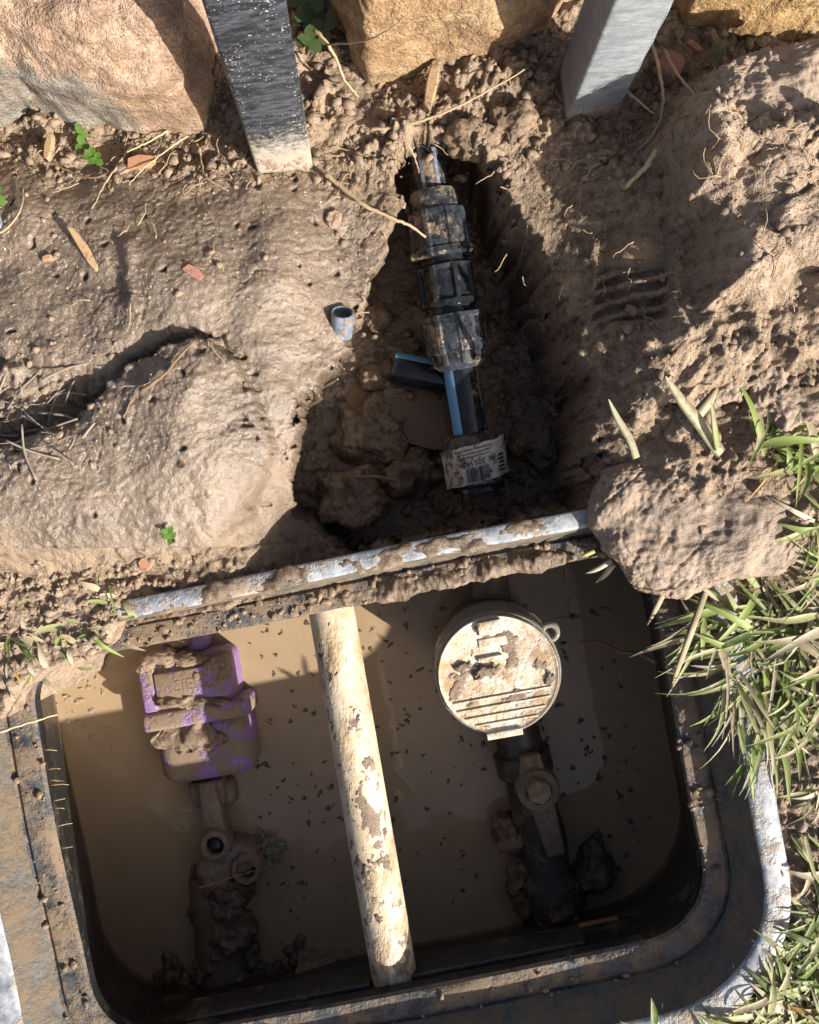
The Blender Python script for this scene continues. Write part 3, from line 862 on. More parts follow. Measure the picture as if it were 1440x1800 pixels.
v, f = lathe(PA, PB, [(t[0], 40 * K), (t[0], 49 * K), (t[1], 50.5 * K), (t[2], 51 * K), (t[3], 52.5 * K), (t[4], 56 * K), (t[5], 57 * K), (t[6], 53 * K), (t[6], 40 * K)], 96, ribs(8, 0.07, 0.2, 0.4))
mesh_obj('nut', v, f, M['black'], pc, sharp=30)
t = [T(y) for y in (450, 455, 460, 464, 470)]
v, f = lathe(PA, PB, [(t[0], 40 * K), (t[1], 45 * K), (t[2], 40 * K), (t[3], 45 * K), (t[4], 41 * K)], 48); mesh_obj('seal_ring', v, f, M['black_clean'], pc)
t = [T(y) for y in (466, 470, 478, 480, 527, 530, 538, 541)]
def win(th, tt):
    q = (th / (2 * math.pi) * 8 + 0.18) % 1.0
    inside = T(478) <= tt <= T(529)
    return 0.885 if (inside and q < 0.70) else 1.0
v, f = lathe(PA, PB, [(t[0], 46 * K), (t[1], 52 * K), (t[2], 52.5 * K), (t[3], 52.5 * K), (t[4], 53 * K), (t[5], 53 * K), (t[6], 53 * K), (t[7], 46 * K)], 96, win)
mesh_obj('body', v, f, M['black_clean'], pc, sharp=30)
t = [T(y) for y in (536, 541, 546, 551, 556)]
v, f = lathe(PA, PB, [(t[0], 41 * K), (t[1], 46 * K), (t[2], 41 * K), (t[3], 46 * K), (t[4], 42 * K)], 48); mesh_obj('seal_ring', v, f, M['black_clean'], pc)
t = [T(y) for y in (552, 555, 562, 566, 612, 620, 622, 640, 650)]
v, f = lathe(PA, PB, [(t[0], 48 * K), (t[1], 57 * K), (t[2], 57.5 * K), (t[3], 54 * K), (t[4], 54 * K), (t[5], 52 * K), (t[6], 49 * K), (t[7], 46 * K), (t[8], 34 * K)], 96, ribs(9, 0.055, 0.2))
mesh_obj('nut', v, f, M['black'], pc, sharp=30)

up_ = thing('poly_pipe', 'short grey striped pipe end entering the coupling from the cave', 'pipe', PA)
A2 = PA - PD * 0.05
v, f = lathe(A2, PB, [(0, 30 * K), (0.05 + T(350), 30 * K)], 48); mesh_obj('pipe_wall', v, f, M['black'], up_, sharp=40)
for a0, a1 in ((62, 75), (112, 124)):
    v, f = arc_patch(0.0, 0.05 + T(342), 30 * K + 0.0004, a0, a1, A=A2); mesh_obj('stripe', v, f, M['conduit'], up_)
lp = thing('poly_pipe', 'black pipe with blue stripe between coupling and labelled fitting', 'pipe', PA + PD * T(700))
v, f = lathe(PA, PB, [(T(630), 32 * K), (T(800), 33 * K)], 48); mesh_obj('pipe_wall', v, f, M['black_clean'], lp, sharp=40)
for a0, a1 in ((118, 158), (30, 42)):
    v, f = arc_patch(T(640), T(775), 33 * K + 0.0003, a0, a1); mesh_obj('stripe', v, f, M['blue'] if a0 > 100 else M['black'], lp)

ef = thing('end_fitting', 'black pipe fitting with white barcode sticker beside the box rim', 'fitting', PA + PD * T(815))
t = [T(y) for y in (760, 766, 776, 782, 846, 850)]
v, f = lathe(PA, PB, [(t[0], 36 * K), (t[1], 45 * K), (t[2], 50 * K), (t[3], 56 * K), (t[4], 57 * K), (t[5], 50 * K)], 72, ribs(10, 0.02, 0.3)); mesh_obj('nut', v, f, M['black'], ef, sharp=30)
t = [T(y) for y in (848, 852, 866, 872, 900)]
v, f = lathe(PA, PB, [(t[0], 45 * K), (t[1], 48 * K), (t[2], 49 * K), (t[3], 42 * K), (t[4], 40 * K)], 48); mesh_obj('flange', v, f, M['black_clean'], ef, sharp=35)
RL = 58.9 * K
t0, t1 = T(778), T(842)
# sticker: slightly skewed sheet wrapped round the fitting
x_, y_, a_ = frame_of(PB - PA)
def on_label(s, q, lift=0.0):   # s: degrees round the pipe, q: 0..1 along it
    tt = t0 + (t1 - t0) * q + (s - 90) * 0.00006
    th = math.radians(s)
    return PA + a_ * tt + (x_ * math.cos(th) + y_ * math.sin(th)) * (RL + lift)
V = []; Fc = []; na, nb = 40, 14
for j in range(nb + 1):
    for i in range(na + 1):
        s = 8 + 164 * i / na; q = j / nb
        if j in (0, nb): q += 0.012 * math.sin(i * 0.7) + 0.008 * math.sin(i * 2.3 + j) - (0.09 if 17 < i < 20 and j == nb else 0)
        V.append(on_label(s, q, 0.0003 * math.sin(i * 0.9 + j)))
for j in range(nb):
    for i in range(na):
        k = j * (na + 1) + i; Fc.append((k, k + 1, k + na + 2, k + na + 1))
sticker = mesh_obj('sticker', V, Fc, M['label'], ef, label='torn white sticker with barcode')
rb = random.Random(5)
V = []; Fc = []; s = 72.0
while s < 112:
    wdt = rb.choice((0.7, 0.7, 1.3, 2.0)); 
    q0, q1 = 0.58, 0.96
    b = len(V)
    for ss in (s, s + wdt):
        for q in (q0, q1): V.append(on_label(ss, q, 0.0012))
    Fc.append((b, b + 1, b + 3, b + 2)); s += wdt + rb.choice((0.7, 0.9, 1.5))
for i in range(5):       # dark printed block at the sticker's edge
    b = len(V); s0 = 34 + rb.random() * 3
    for ss in (s0, s0 + 14):
        for q in (0.42 + i * 0.1, 0.48 + i * 0.1): V.append(on_label(ss, q, 0.0011))
    Fc.append((b, b + 1, b + 3, b + 2))
mesh_obj('barcode', V, Fc, M['ink'], sticker, smooth=False)
V = []; Fc = []
for row, q0 in enumerate((0.10, 0.19, 0.28)):
    s = 60 + row * 4
    while s < 128 - row * 6:
        wdt = rb.uniform(1.0, 4.5); b = len(V)
        for ss in (s, s + wdt):
            for q in (q0, q0 + 0.028): V.append(on_label(ss, q, 0.0011))
        Fc.append((b, b + 1, b + 3, b + 2)); s += wdt + rb.uniform(0.6, 1.6)
mesh_obj('small_print', V, Fc, M['ink'], sticker, smooth=False)
def text_mesh(txt, size):
    cu = bpy.data.curves.new('t', 'FONT'); cu.body = txt; cu.size = size; cu.align_x = 'CENTER'; cu.resolution_u = 2
    o = bpy.data.objects.new('t', cu); link(o)
    dg = bpy.context.evaluated_depsgraph_get(); dg.update()
    me = bpy.data.meshes.new_from_object(o.evaluated_get(dg))
    v = [tuple(p.co) for p in me.vertices]; f = [tuple(p.vertices) for p in me.polygons]
    bpy.data.objects.remove(o); bpy.data.curves.remove(cu); bpy.data.meshes.remove(me)
    return v, f
def label_text(txt, s_c, q_c, size):
    v, f = text_mesh(txt, size)
    deg = 180 / math.pi / RL; L = t1 - t0
    # upside down as in the photograph: text +x runs to photo left, +y to photo bottom
    V = [on_label(s_c + p[0] * deg, q_c + p[1] / L, 0.0012) for p in v]
    mesh_obj('printed_text', V, f, M['ink'], sticker, smooth=False)
label_text('305153', 96, 0.40, 0.0085)
label_text('46', 64, 0.40, 0.0085)

# offcut of pipe lying in the puddle
oa = W(690, 646, -0.133); ob = W(800, 668, -0.138)
oc = thing('pipe_offcut', 'black pipe offcut with blue stripe lying in the puddle', 'pipe offcut', (oa + ob) / 2)
v, f = hollow(oa, ob, 29 * 0.00065, 0.003); mesh_obj('pipe_wall', v, f, M['black_clean'], oc, sharp=40)
v, f = arc_patch(0.0006, (ob - oa).length - 0.001, 29 * 0.00065 + 0.0003, 28, 62, A=oa, B=ob)
mesh_obj('stripe', v, f, M['blue'], oc)
# grey conduit stub poking from the bank
_g = onground(590, 560).z; ca = W(602, 548, _g + 0.007); cb = W(600, 588, _g - 0.012)
v, f = hollow(ca, cb, 19 * 0.00058, 0.0022)
mesh_obj('conduit_stub', v, f, M['conduit'], sharp=40, label='short grey conduit stub poking out of the trench bank', cat='conduit')

def smear_tube(A, B, R0, t0, t1, a0, a1, cover, h, sc_, seed, n=56, m=160):
    x, y, a = frame_of(Vector(B) - Vector(A)); V = []; Fc = []
    ts = np.linspace(t0, t1, m + 1); an = np.radians(np.linspace(a0, a1, n + 1))
    TT, AA = np.meshgrid(ts, an, indexing='ij')
    k = fbm2(TT, AA * R0 * 1.6, sc_, 5, 0.6, off=seed) + 0.35 * fbm2(TT, AA * R0, sc_ * 0.18, 3, 0.6, off=seed + 3)
    lim = np.quantile(k, 1 - cover)
    e = sstep(0, 0.06, (TT - t0) / (t1 - t0)) * sstep(1, 0.94, (TT - t0) / (t1 - t0)) * sstep(0, 0.1, (AA - an[0]) / (an[-1] - an[0])) * sstep(1, 0.9, (AA - an[0]) / (an[-1] - an[0]))
    rr_ = R0 - 0.0006 + np.clip((k - lim) * h * 2.5 + 0.0006, -0.0004, h) * e
    for j in range(m + 1):
        for i in range(n + 1):
            th = AA[j, i]; V.append(Vector(A) + a * TT[j, i] + (x * math.cos(th) + y * math.sin(th)) * rr_[j, i])
    for j in range(m):
        for i in range(n):
            q = j * (n + 1) + i; Fc.append((q, q + 1, q + n + 2, q + n + 1))
    return V, Fc
# ------------------------------------------------------------------ white conduit across the box
wa = W(577, 1040, -0.072); wb = W(704, 1775, -0.074)
wd_ = (wb - wa).normalized(); wa2 = wa - wd_ * 0.03
ww = thing('white_pipe', 'mud stained white plastic pipe lying across the meter box', 'pipe', (wa + wb) / 2)
v, f = hollow(wa2, wb, 0.0242, 0.003, 64); mesh_obj('pipe_wall', v, f, M['white_pvc'], ww, sharp=40)
LW = (wb - wa2).length
v, f = smear_tube(wa2, wb, 0.0242, LW * 0.28, LW * 0.99, 15, 165, 0.15, 0.0008, 0.05, 9.0, 60, 260); mesh_obj('mud_smear', v, f, M['mud_ochre'], ww)
v, f = smear_tube(wa2, wb, 0.0243, LW * 0.1, LW * 0.8, 30, 150, 0.06, 0.0012, 0.03, 29.0, 60, 220); mesh_obj('mud_smear', v, f, M['mud_dark'], ww)

# ------------------------------------------------------------------ purple meter
PM = W(343, 1262, -0.20); pr = math.radians(9.5); pcx, psx = math.cos(pr), math.sin(pr)
def pm(lx, ly, z): return Vector((PM.x + lx * pcx - ly * psx, PM.y + lx * psx + ly * pcx, z))
def pmv(vf, cx, cy, cz): return [pm(p[0] + cx, p[1] + cy, p[2] + cz) for p in vf[0]], vf[1]
pmt = thing('purple_meter', 'mud caked purple recycled water meter in the lit corner', 'water meter', pm(0, 0, -0.33))
def taper(vf, k, axis=1, lim=1.0):
    out = []
    for p in vf[0]:
        p = Vector(p); s = 1 - k * max(0, p.z) ; out.append((p.x * s, p.y * s, p.z))
    return out, vf[1]
v, f = pmv(taper(rbox((0.118, 0.078, 0.13), 0.014, 4), 1.0), -0.003, 0.040, -0.262); mesh_obj('upper_housing', v, f, M['purple'], pmt)
v, f = pmv(taper(rbox((0.124, 0.086, 0.125), 0.022, 5), 1.2), 0.003, -0.040, -0.262); mesh_obj('lower_housing', v, f, M['purple'], pmt)
v, f = pmv(rbox((0.131, 0.024, 0.128), 0.006, 3), 0.002, 0.004, -0.257); mesh_obj('band', v, f, M['purple'], pmt)
lid = mesh_obj('lid_panel', *pmv(rbox((0.088, 0.040, 0.010), 0.0025, 2), 0.004, 0.042, -0.1965), M['purple'], pmt)
mesh_obj('hinge', *pmv(rbox((0.018, 0.052, 0.012), 0.004, 3), -0.049, 0.042, -0.1985), M['purple'], pmt)
v, f = text_mesh('SIEN', 0.020)
V = [pm(0.004 + p[0], 0.036 + p[1], -0.1908) for p in v]; n0 = len(V)
V2 = [p + Vector((0, 0, -0.002)) for p in V]
mesh_obj('raised_lettering', V, f, M['purple'], lid, smooth=False)
mesh_obj('inlet', *pmv(rbox((0.060, 0.060, 0.06), 0.010, 3), -0.006, 0.105, -0.243), M['purple'], pmt)
mesh_obj('outlet_cap', *pmv(rbox((0.022, 0.026, 0.04), 0.008, 3), -0.014, -0.098, -0.243), M['purple'], pmt)
pl = lambda c, a, b, k=14, ph=0: [(c[0] + math.cos(q) * a * (1 + 0.18 * math.sin(3 * q + ph)), c[1] + math.sin(q) * b * (1 + 0.18 * math.cos(2 * q + ph))) for q in np.linspace(0, 2 * math.pi, k, endpoint=False)]
for i, (lx, ly, a, b, z0, z1) in enumerate(((-0.01, 0.105, 0.028, 0.022, -0.222, -0.204), (-0.012, 0.075, 0.046, 0.011, -0.215, -0.191), (0.0, 0.022, 0.05, 0.008, -0.203, -0.190), (-0.012, -0.02, 0.045, 0.02, -0.204, -0.1955), (0.032, 0.052, 0.02, 0.016, -0.2, -0.1895), (-0.048, 0.072, 0.014, 0.010, -0.21, -0.188))):
    c = pm(lx, ly, 0)
    V, f = blob(pl(c, a, b, ph=i), z0, z1, 5, 0.7, 0.7, 0.006, 0.016, i * 2.3, 5)
    mesh_obj('mud_cake', V, f.tolist(), M['mud'], pmt)
# stop valve below it
vt = thing('stop_valve', 'tarnished lever stop valve below the purple meter', 'valve', pm(0.01, -0.16, -0.33))
def pv(vf, px, py, z, rot=0.0):
    c = W(px, py, z); R_ = Matrix.Translation(c) @ Matrix.Rotation(pr + rot, 4, 'Z')
    return xf(vf, R_)
mesh_obj('union_nut', *pv(rbox((0.045, 0.034, 0.05), 0.007, 2), 372, 1385, -0.245), M['brass'], vt, sharp=40)
mesh_obj('union_nut', *pv(rbox((0.022, 0.036, 0.045), 0.010, 3), 404, 1385, -0.252), M['brass'], vt, sharp=40)
v, f = prism([(-0.010, 0.045), (0.010, 0.045), (0.014, 0.0), (0.015, -0.030), (0.018, -0.045), (-0.018, -0.045), (-0.016, -0.02), (-0.013, 0.0)], -0.03, 0.0, 0.003)
mesh_obj('lever', *pv((v, f), 372, 1440, -0.209), M['brass'], vt, sharp=45)
v, f = lathe((0, 0, -0.03), (0, 0, 0), [(0, 0.018), (0.024, 0.019), (0.029, 0.017), (0.030, 0.014), (0.0298, 0.0115), (0.016, 0.0105), (0.016, 0.0005)], 40, caps=False)
eye = mesh_obj('eye', *pv((v, f), 377, 1488, -0.200), M['brass'], vt, sharp=40)
mesh_obj('hole_shade', *pv(lathe((0, 0, -0.002), (0, 0, 0), [(0, 0.0112), (0.002, 0.0110)], 24), 377, 1488, -0.207), M['wall'], eye)  # black disc added to stand in for shade down the eye's hole
v, f = prism([(-0.02, 0.028), (0.012, 0.022), (0.045, 0.008), (0.05, -0.014), (0.02, -0.024), (-0.022, -0.03)], -0.035, 0.0, 0.004)
mesh_obj('arm', *pv((v, f), 385, 1512, -0.214), M['brass'], vt, sharp=45)
mesh_obj('locking_lug', *pv(lathe((0, 0, -0.04), (0, 0, 0), [(0, 0.020), (0.036, 0.021), (0.040, 0.018), (0.0398, 0.0125), (0.016, 0.0115), (0.016, 0.0005)], 8, caps=False), 432, 1530, -0.208), M['brass'], vt, sharp=40)
mesh_obj('hole_shade', *pv(lathe((0, 0, -0.002), (0, 0, 0), [(0, 0.0122), (0.002, 0.0120)], 24), 432, 1530, -0.216), M['wall'], vt)  # added black disc, darkens the lug's open hole as shade would
V, f = blob(pl(W(375, 1545, -0.21), 0.024, 0.030), -0.25, -0.206, 5, 0.9, 0.9, 0.003, 0.02, 1.0); mesh_obj('bonnet', V, f.tolist(), M['brass'], vt)
v, f = lathe(W(378, 1540, -0.25), W(400, 1760, -0.25), [(0, 0.030), (0.02, 0.034), (0.05, 0.031), (0.09, 0.034), (0.16, 0.033)], 40); mesh_obj('pipe', v, f, M['brass_d'], vt, sharp=40)
def lump(name, px, py, a, b, z0, z1, mat, label=None, cat=None, parent=None, seed=0.0, amp=0.006, s=0.016, sub=5, group=None, p=0.75, q=0.75, kind=None):
    c = W(px, py, z1); k = (H - z1) / F
    V, f = blob(pl(c, a * k, b * k, ph=seed), z0, z1, sub, p, q, amp, s, seed, 5)
    return mesh_obj(name, V, f, mat, parent, label=label, cat=cat, group=group, kind=kind)
for i, (px, py, a, b) in enumerate(((390, 1590, 44, 40), (398, 1650, 46, 38), (385, 1720, 52, 42), (420, 1690, 30, 34))):
    lump('mud_crust', px, py, a, b, -0.27, -0.205 - 0.008 * i, M['mud_dark'], parent=vt, seed=i * 1.7 + 0.4, amp=0.012, s=0.022)
lump('mud_clump', 300, 1730, 34, 44, -0.27, -0.236, M['mud_dark'], 'wet mud clump in the water by the black corner', 'mud clump', seed=2.1, amp=0.012, s=0.025, group='mud clumps in the box')
lump('mud_clump', 340, 1600, 9, 30, -0.26, -0.244, M['mud_dark'], 'small dark clump floating left of the crusted pipe', 'mud clump', seed=3.1, group='mud clumps in the box')
lump('mud_clump', 338, 1545, 9, 20, -0.26, -0.243, M['mud_dark'], 'tiny dark clump left of the stop valve bonnet', 'mud clump', seed=4.1, group='mud clumps in the box')
lump('mud_clump', 520, 1680, 16, 22, -0.26, -0.24, M['mud_dark'], 'dark lump in the water left of the white pipe foot', 'mud clump', seed=5.1, amp=0.01, group='mud clumps in the box')
lump('mud_clump', 480, 1715, 50, 20, -0.27, -0.238, M['mud_dark'], 'brown mud ridge against the south wall of the box', 'mud clump', seed=6.1, amp=0.01, group='mud clumps in the box')
lump('grit_cluster', 466, 1500, 24, 26, -0.265, -0.232, M['gravel'], 'pale cluster of grit stuck beside the valve lug', 'grit', seed=7.3, amp=0.012, s=0.008, sub=6)

# ------------------------------------------------------------------ round white meter
nrm = Vector((-0.035, -0.10, 1.0)).normalized()
DC = W(876, 1186, -0.078)
dx_ = Vector((math.cos(BROT), math.sin(BROT), 0)); dx_ = (dx_ - nrm * dx_.dot(nrm)).normalized(); dy_ = nrm.cross(dx_)
DM = Matrix(((dx_.x, dy_.x, nrm.x, DC.x), (dx_.y, dy_.y, nrm.y, DC.y), (dx_.z, dy_.z, nrm.z, DC.z), (0, 0, 0, 1)))
KD = 0.000607
rm_ = thing('round_meter', 'round water meter with stained white lid catching the sun', 'water meter', DC - nrm * 0.2)
def dm(vf): return xf(vf, DM)
v, f = lathe((0, 0, -0.20), (0, 0, 0), [(0, 0.045), (0.05, 0.058), (0.10, 0.062), (0.145, 0.064), (0.150, 0.060)], 64); mesh_obj('meter_body', *dm((v, f)), M['black'], rm_, sharp=40)
RD = 110 * KD
v, f = lathe((0, 0, -0.052), (0, 0, 0), [(0, RD * 0.99), (0.0005, RD * 1.045), (0.004, RD * 1.055), (0.008, RD * 1.03), (0.030, RD * 1.025), (0.046, RD * 1.02), (0.0475, RD * 1.005), (0.0475, RD * 0.985), (0.002, RD * 0.985)], 96, caps=False)
mesh_obj('lens_ring', *dm((v, f)), M['lens'], rm_, sharp=40, label='clear dirty ring round the lid')
v, f = lathe((0, 0, -0.044), (0, 0, 0), [(0, RD * 0.96), (0.030, RD * 0.965), (0.043, RD * 0.97), (0.0455, RD * 0.955), (0.0445, RD * 0.93), (0.0438, RD * 0.90), (0.0435, RD * 0.5), (0.0435, 0.0004)], 96)
face = mesh_obj('lid', *dm((v, f)), M['dial'], rm_, sharp=40, label='stained white hinged lid')
def slab(x0, y0, x1, y1, h, bev=0.0008, z=-0.0004):
    a = rbox(((x1 - x0) * KD, (y1 - y0) * KD, h), bev, 2)
    return dm(([(p[0] + (x0 + x1) / 2 * KD, p[1] + (y0 + y1) / 2 * KD, p[2] + z + h / 2) for p in a[0]], a[1]))
mesh_obj('hinge_tab', *slab(-20, 76, 22, 100, 0.006), M['dial'], face)
mesh_obj('name_plate', *slab(-24, 52, 26, 68, 0.0016), M['dial'], face)
mesh_obj('grip_bar', *slab(-30, 28, 14, 36, 0.0030), M['dial'], face)
for i, (x, y) in enumerate(((88, -38), (84, -54), (72, -70), (56, -85))):
    mesh_obj('rib', *slab(-x, y - 1.6, x, y + 1.6, 0.0014, 0.0004), M['dial'], face)
mesh_obj('catch', *slab(-40, -113, 24, -101, 0.004), M['dial'], face)
v, f = lathe((0, 0, -0.026), (0, 0, -0.006), [(0, 0.011), (0.004, 0.012), (0.014, 0.011), (0.015, 0.006), (0.005, 0.005)], 24, caps=False)
c = Matrix.Translation((104 * KD, 52 * KD, 0)); mesh_obj('lens_ear', *dm(xf((v, f), c)), M['lens'], rm_)
def lid_smear(seed, cover, h, sc_, mat, ctr=None, rad=1.0):
    n = 110; g = np.linspace(-1, 1, n) * RD * 0.9
    X, Y = np.meshgrid(g, g); rr_ = np.hypot(X, Y) / (RD * 0.9)
    k = fbm2(X, Y, sc_, 5, 0.6, off=seed)
    if ctr is not None: k = k * 0.6 - np.hypot((X - ctr[0] * KD) / (ctr[2] * KD), (Y - ctr[1] * KD) / (ctr[3] * KD))
    lim = np.quantile(k[rr_ < 1], 1 - cover)
    Z = -0.0009 + np.clip((k - lim) * h * 3 + 0.0004, -0.0004, h) + 0.0004 * fbm2(X, Y, 0.004, 3, 0.6, off=seed)
    V = np.stack([X.ravel(), Y.ravel(), Z.ravel()], 1)
    idx = np.arange(n * n).reshape(n, n); Fq = np.stack([idx[:-1, :-1].ravel(), idx[:-1, 1:].ravel(), idx[1:, 1:].ravel(), idx[1:, :-1].ravel()], 1)
    keep = (rr_.ravel()[Fq].max(1) < 1.0) & ((Z.ravel()[Fq].max(1)) > -0.0011)
    v, f = dm((V.tolist(), Fq[keep].tolist())); mesh_obj('mud_film', v, f, mat, face)
lid_smear(3.0, 0.20, 0.0014, 0.03, M['mud_ochre'])
lid_smear(8.0, 0.030, 0.005, 0.012, M['mud_dark'], (-22, 12, 30, 14))
lid_smear(14.0, 0.014, 0.004, 0.012, M['mud_dark'], (-62, 24, 16, 12))
lid_smear(19.0, 0.014, 0.003, 0.012, M['mud_dark'], (86, -20, 14, 20))
tp = [W(855, 985, -0.20), W(868, 1060, -0.20), W(885, 1180, -0.205)]
v, f = lathe(tp[0], tp[2], [(0, 0.023), (0.06, 0.023), (0.061, 0.030), (0.14, 0.030)], 32); mesh_obj('inlet_pipe', v, f, M['brass_d'], rm_, sharp=40)
rv = thing('stop_valve', 'dark lever valve with hexagon nut below the round meter', 'valve', W(950, 1400, -0.30))
v, f = lathe(W(905, 1270, -0.215), W(1000, 1690, -0.225), [(0, 0.028), (0.035, 0.028), (0.036, 0.035), (0.062, 0.035), (0.063, 0.027), (0.10, 0.028), (0.15, 0.032), (0.19, 0.027), (0.20, 0.033), (0.235, 0.034), (0.237, 0.028), (0.29, 0.028)], 40); mesh_obj('pipe', v, f, M['pipe_dark'], rv, sharp=40)
R2 = lambda px, py, z, r=0.0: Matrix.Translation(W(px, py, z)) @ Matrix.Rotation(r, 4, 'Z')
v, f = lathe((0, 0, -0.03), (0, 0, 0), [(0, 0.026), (0.022, 0.026), (0.028, 0.024), (0.029, 0.016), (0.026, 0.0155)], 40); mesh_obj('boss', *xf((v, f), R2(948, 1392, -0.168)), M['brass_d'], rv, sharp=40)
v, f = lathe((0, 0, -0.01), (0, 0, 0), [(0, 0.0155), (0.013, 0.0155), (0.015, 0.0135)], 6); mesh_obj('hex_nut', *xf((v, f), R2(948, 1392, -0.160, 0.3)), M['brass_d'], rv, sharp=30)
v, f = prism([(-0.012, 0.05), (0.012, 0.05), (0.015, 0.028), (0.017, -0.02), (0.016, -0.075), (-0.006, -0.075), (-0.012, -0.02), (-0.018, 0.025)], -0.012, 0.0, 0.003)
mesh_obj('lever', *xf((v, f), R2(948, 1400, -0.176, 0.22)), M['brass_d'], rv, sharp=45)
for i, (px, py, a, b, z) in enumerate(((905, 1480, 32, 30, -0.20), (985, 1600, 46, 40, -0.195), (990, 1640, 40, 26, -0.19), (925, 1560, 26, 60, -0.215))):
    lump('mud_crust', px, py, a, b, -0.27, z, M['mud_dark'], parent=rv, seed=i * 2.7 + 0.9, amp=0.012, s=0.022)
lump('concrete_chunk', 1052, 1535, 44, 54, -0.28, -0.222, M['mud_dark'], 'muddy broken chunk in the dark beside the right hand valve', 'chunk', seed=8.8, amp=0.016, s=0.045)
v, f = rbox((0.062, 0.022, 0.02), 0.003); v = [R2(1048, 1640, -0.16, BROT) @ Vector(p) for p in v]
mesh_obj('brick_piece', v, f, M['redchip'], label='thin broken brick piece behind the south ledge', cat='brick')

# ------------------------------------------------------------------ slabs and clods of mud
def mud_blob(name, outline, z0, z1, mat, label, seed, sub=7, amp=0.006, s=0.03, fine=0.0012, cat='mud clod', group='mud clods round the trench', p=0.6, q=0.6):
    zz = z1 * 0.7 + z0 * 0.3
    V, f = blob([W(a, b, zz)[:2] for a, b in outline], z0, z1, sub, p, q, amp, s, seed, 5, fine, crack=0.0014)
    return mesh_obj(name, V, f, mat, label=label, cat=cat, group=group)
mud_blob('mud_slab', [(1046, 872), (1062, 826), (1108, 812), (1170, 802), (1262, 800), (1312, 834), (1380, 862), (1424, 880), (1416, 945), (1380, 1012), (1290, 1022), (1205, 1056), (1135, 1050), (1092, 995), (1062, 962), (1038, 915)],
         -0.020, 0.027, M['mud_slab'], 'thick slab of mud folded over the corner of the meter box', 3.0, 7, 0.007, 0.05, 0.0012, 'mud slab', None, 0.72, 0.75)
mud_blob('mud_clod', [(1312, 330), (1350, 316), (1440, 318), (1475, 400), (1430, 480), (1350, 480), (1325, 420)], 0.03, 0.098, M['mud_grey'], 'grey crumbly clod pressed on the right hand heap', 12.0, 6, 0.008, 0.03)
mud_blob('mud_clod', [(1255, 120), (1330, 95), (1440, 85), (1475, 200), (1440, 300), (1330, 310), (1230, 330), (1195, 260), (1205, 180)], 0.01, 0.088, M['mud_pink'], 'large pale pinkish clod below the yellow boulder', 15.0, 7, 0.012, 0.05, 0.0014)
mud_blob('mud_clod', [(1200, 640), (1240, 600), (1300, 590), (1330, 640), (1300, 700), (1230, 710)], 0.0, 0.052, M['mud_pink'], 'pale clod right of the boot tread', 18.0, 6, 0.010, 0.03)
mud_blob('mud_clod', [(1320, 640), (1400, 590), (1470, 620), (1470, 740), (1380, 760), (1310, 720)], 0.0, 0.055, M['mud_slab'], 'broad brown clod at the right edge above the grass', 21.0, 6, 0.010, 0.035)
mud_blob('mud_clod', [(1180, 690), (1215, 680), (1235, 740), (1215, 790), (1180, 770)], 0.0, 0.04, M['mud_slab'], 'upright brown clod beside the long straw blade', 24.0, 5, 0.008, 0.02)
mud_blob('mud_clod', [(868, 195), (930, 185), (945, 215), (900, 250), (860, 240)], -0.02, 0.022, M['mud'], 'brown clod on the brow above the coupling', 27.0, 5, 0.008, 0.02)
mud_blob('mud_clod', [(780, 225), (840, 205), (880, 235), (850, 262), (790, 255)], -0.03, 0.018, M['mud'], 'overhanging clod at the mouth of the cave', 29.0, 5, 0.009, 0.02)
mud_blob('mud_clod', [(640, 545), (672, 530), (690, 555), (670, 585), (640, 575)], -0.16, -0.125, M['mud_wet'], 'round ochre clod left of the coupling body', 31.0, 5, 0.006, 0.02)
mud_blob('mud_clod', [(640, 640), (690, 625), (700, 665), (660, 690), (630, 670)], -0.165, -0.137, M['mud_wet'], 'wet clod at the open end of the pipe offcut', 33.0, 5, 0.007, 0.02)
mud_blob('mud_clod', [(600, 710), (670, 690), (720, 730), (710, 800), (640, 820), (590, 780)], -0.19, -0.138, M['mud_wet'], 'big wet clod in the trench left of the blue striped pipe', 35.0, 6, 0.014, 0.03)
mud_blob('mud_clod', [(690, 800), (760, 790), (775, 840), (720, 870), (670, 850)], -0.18, -0.13, M['mud_dark'], 'dark clod left of the labelled fitting', 37.0, 5, 0.012, 0.025)
mud_blob('mud_clod', [(560, 840), (640, 830), (690, 880), (640, 930), (570, 920)], -0.17, -0.105, M['mud_wet'], 'wet clod leaning on the outside of the box', 39.0, 6, 0.012, 0.03)
mud_blob('mud_clod', [(900, 690), (970, 680), (1000, 760), (960, 830), (900, 800)], -0.18, -0.125, M['mud_dark'], 'dark clod right of the blue striped pipe', 41.0, 6, 0.014, 0.03)

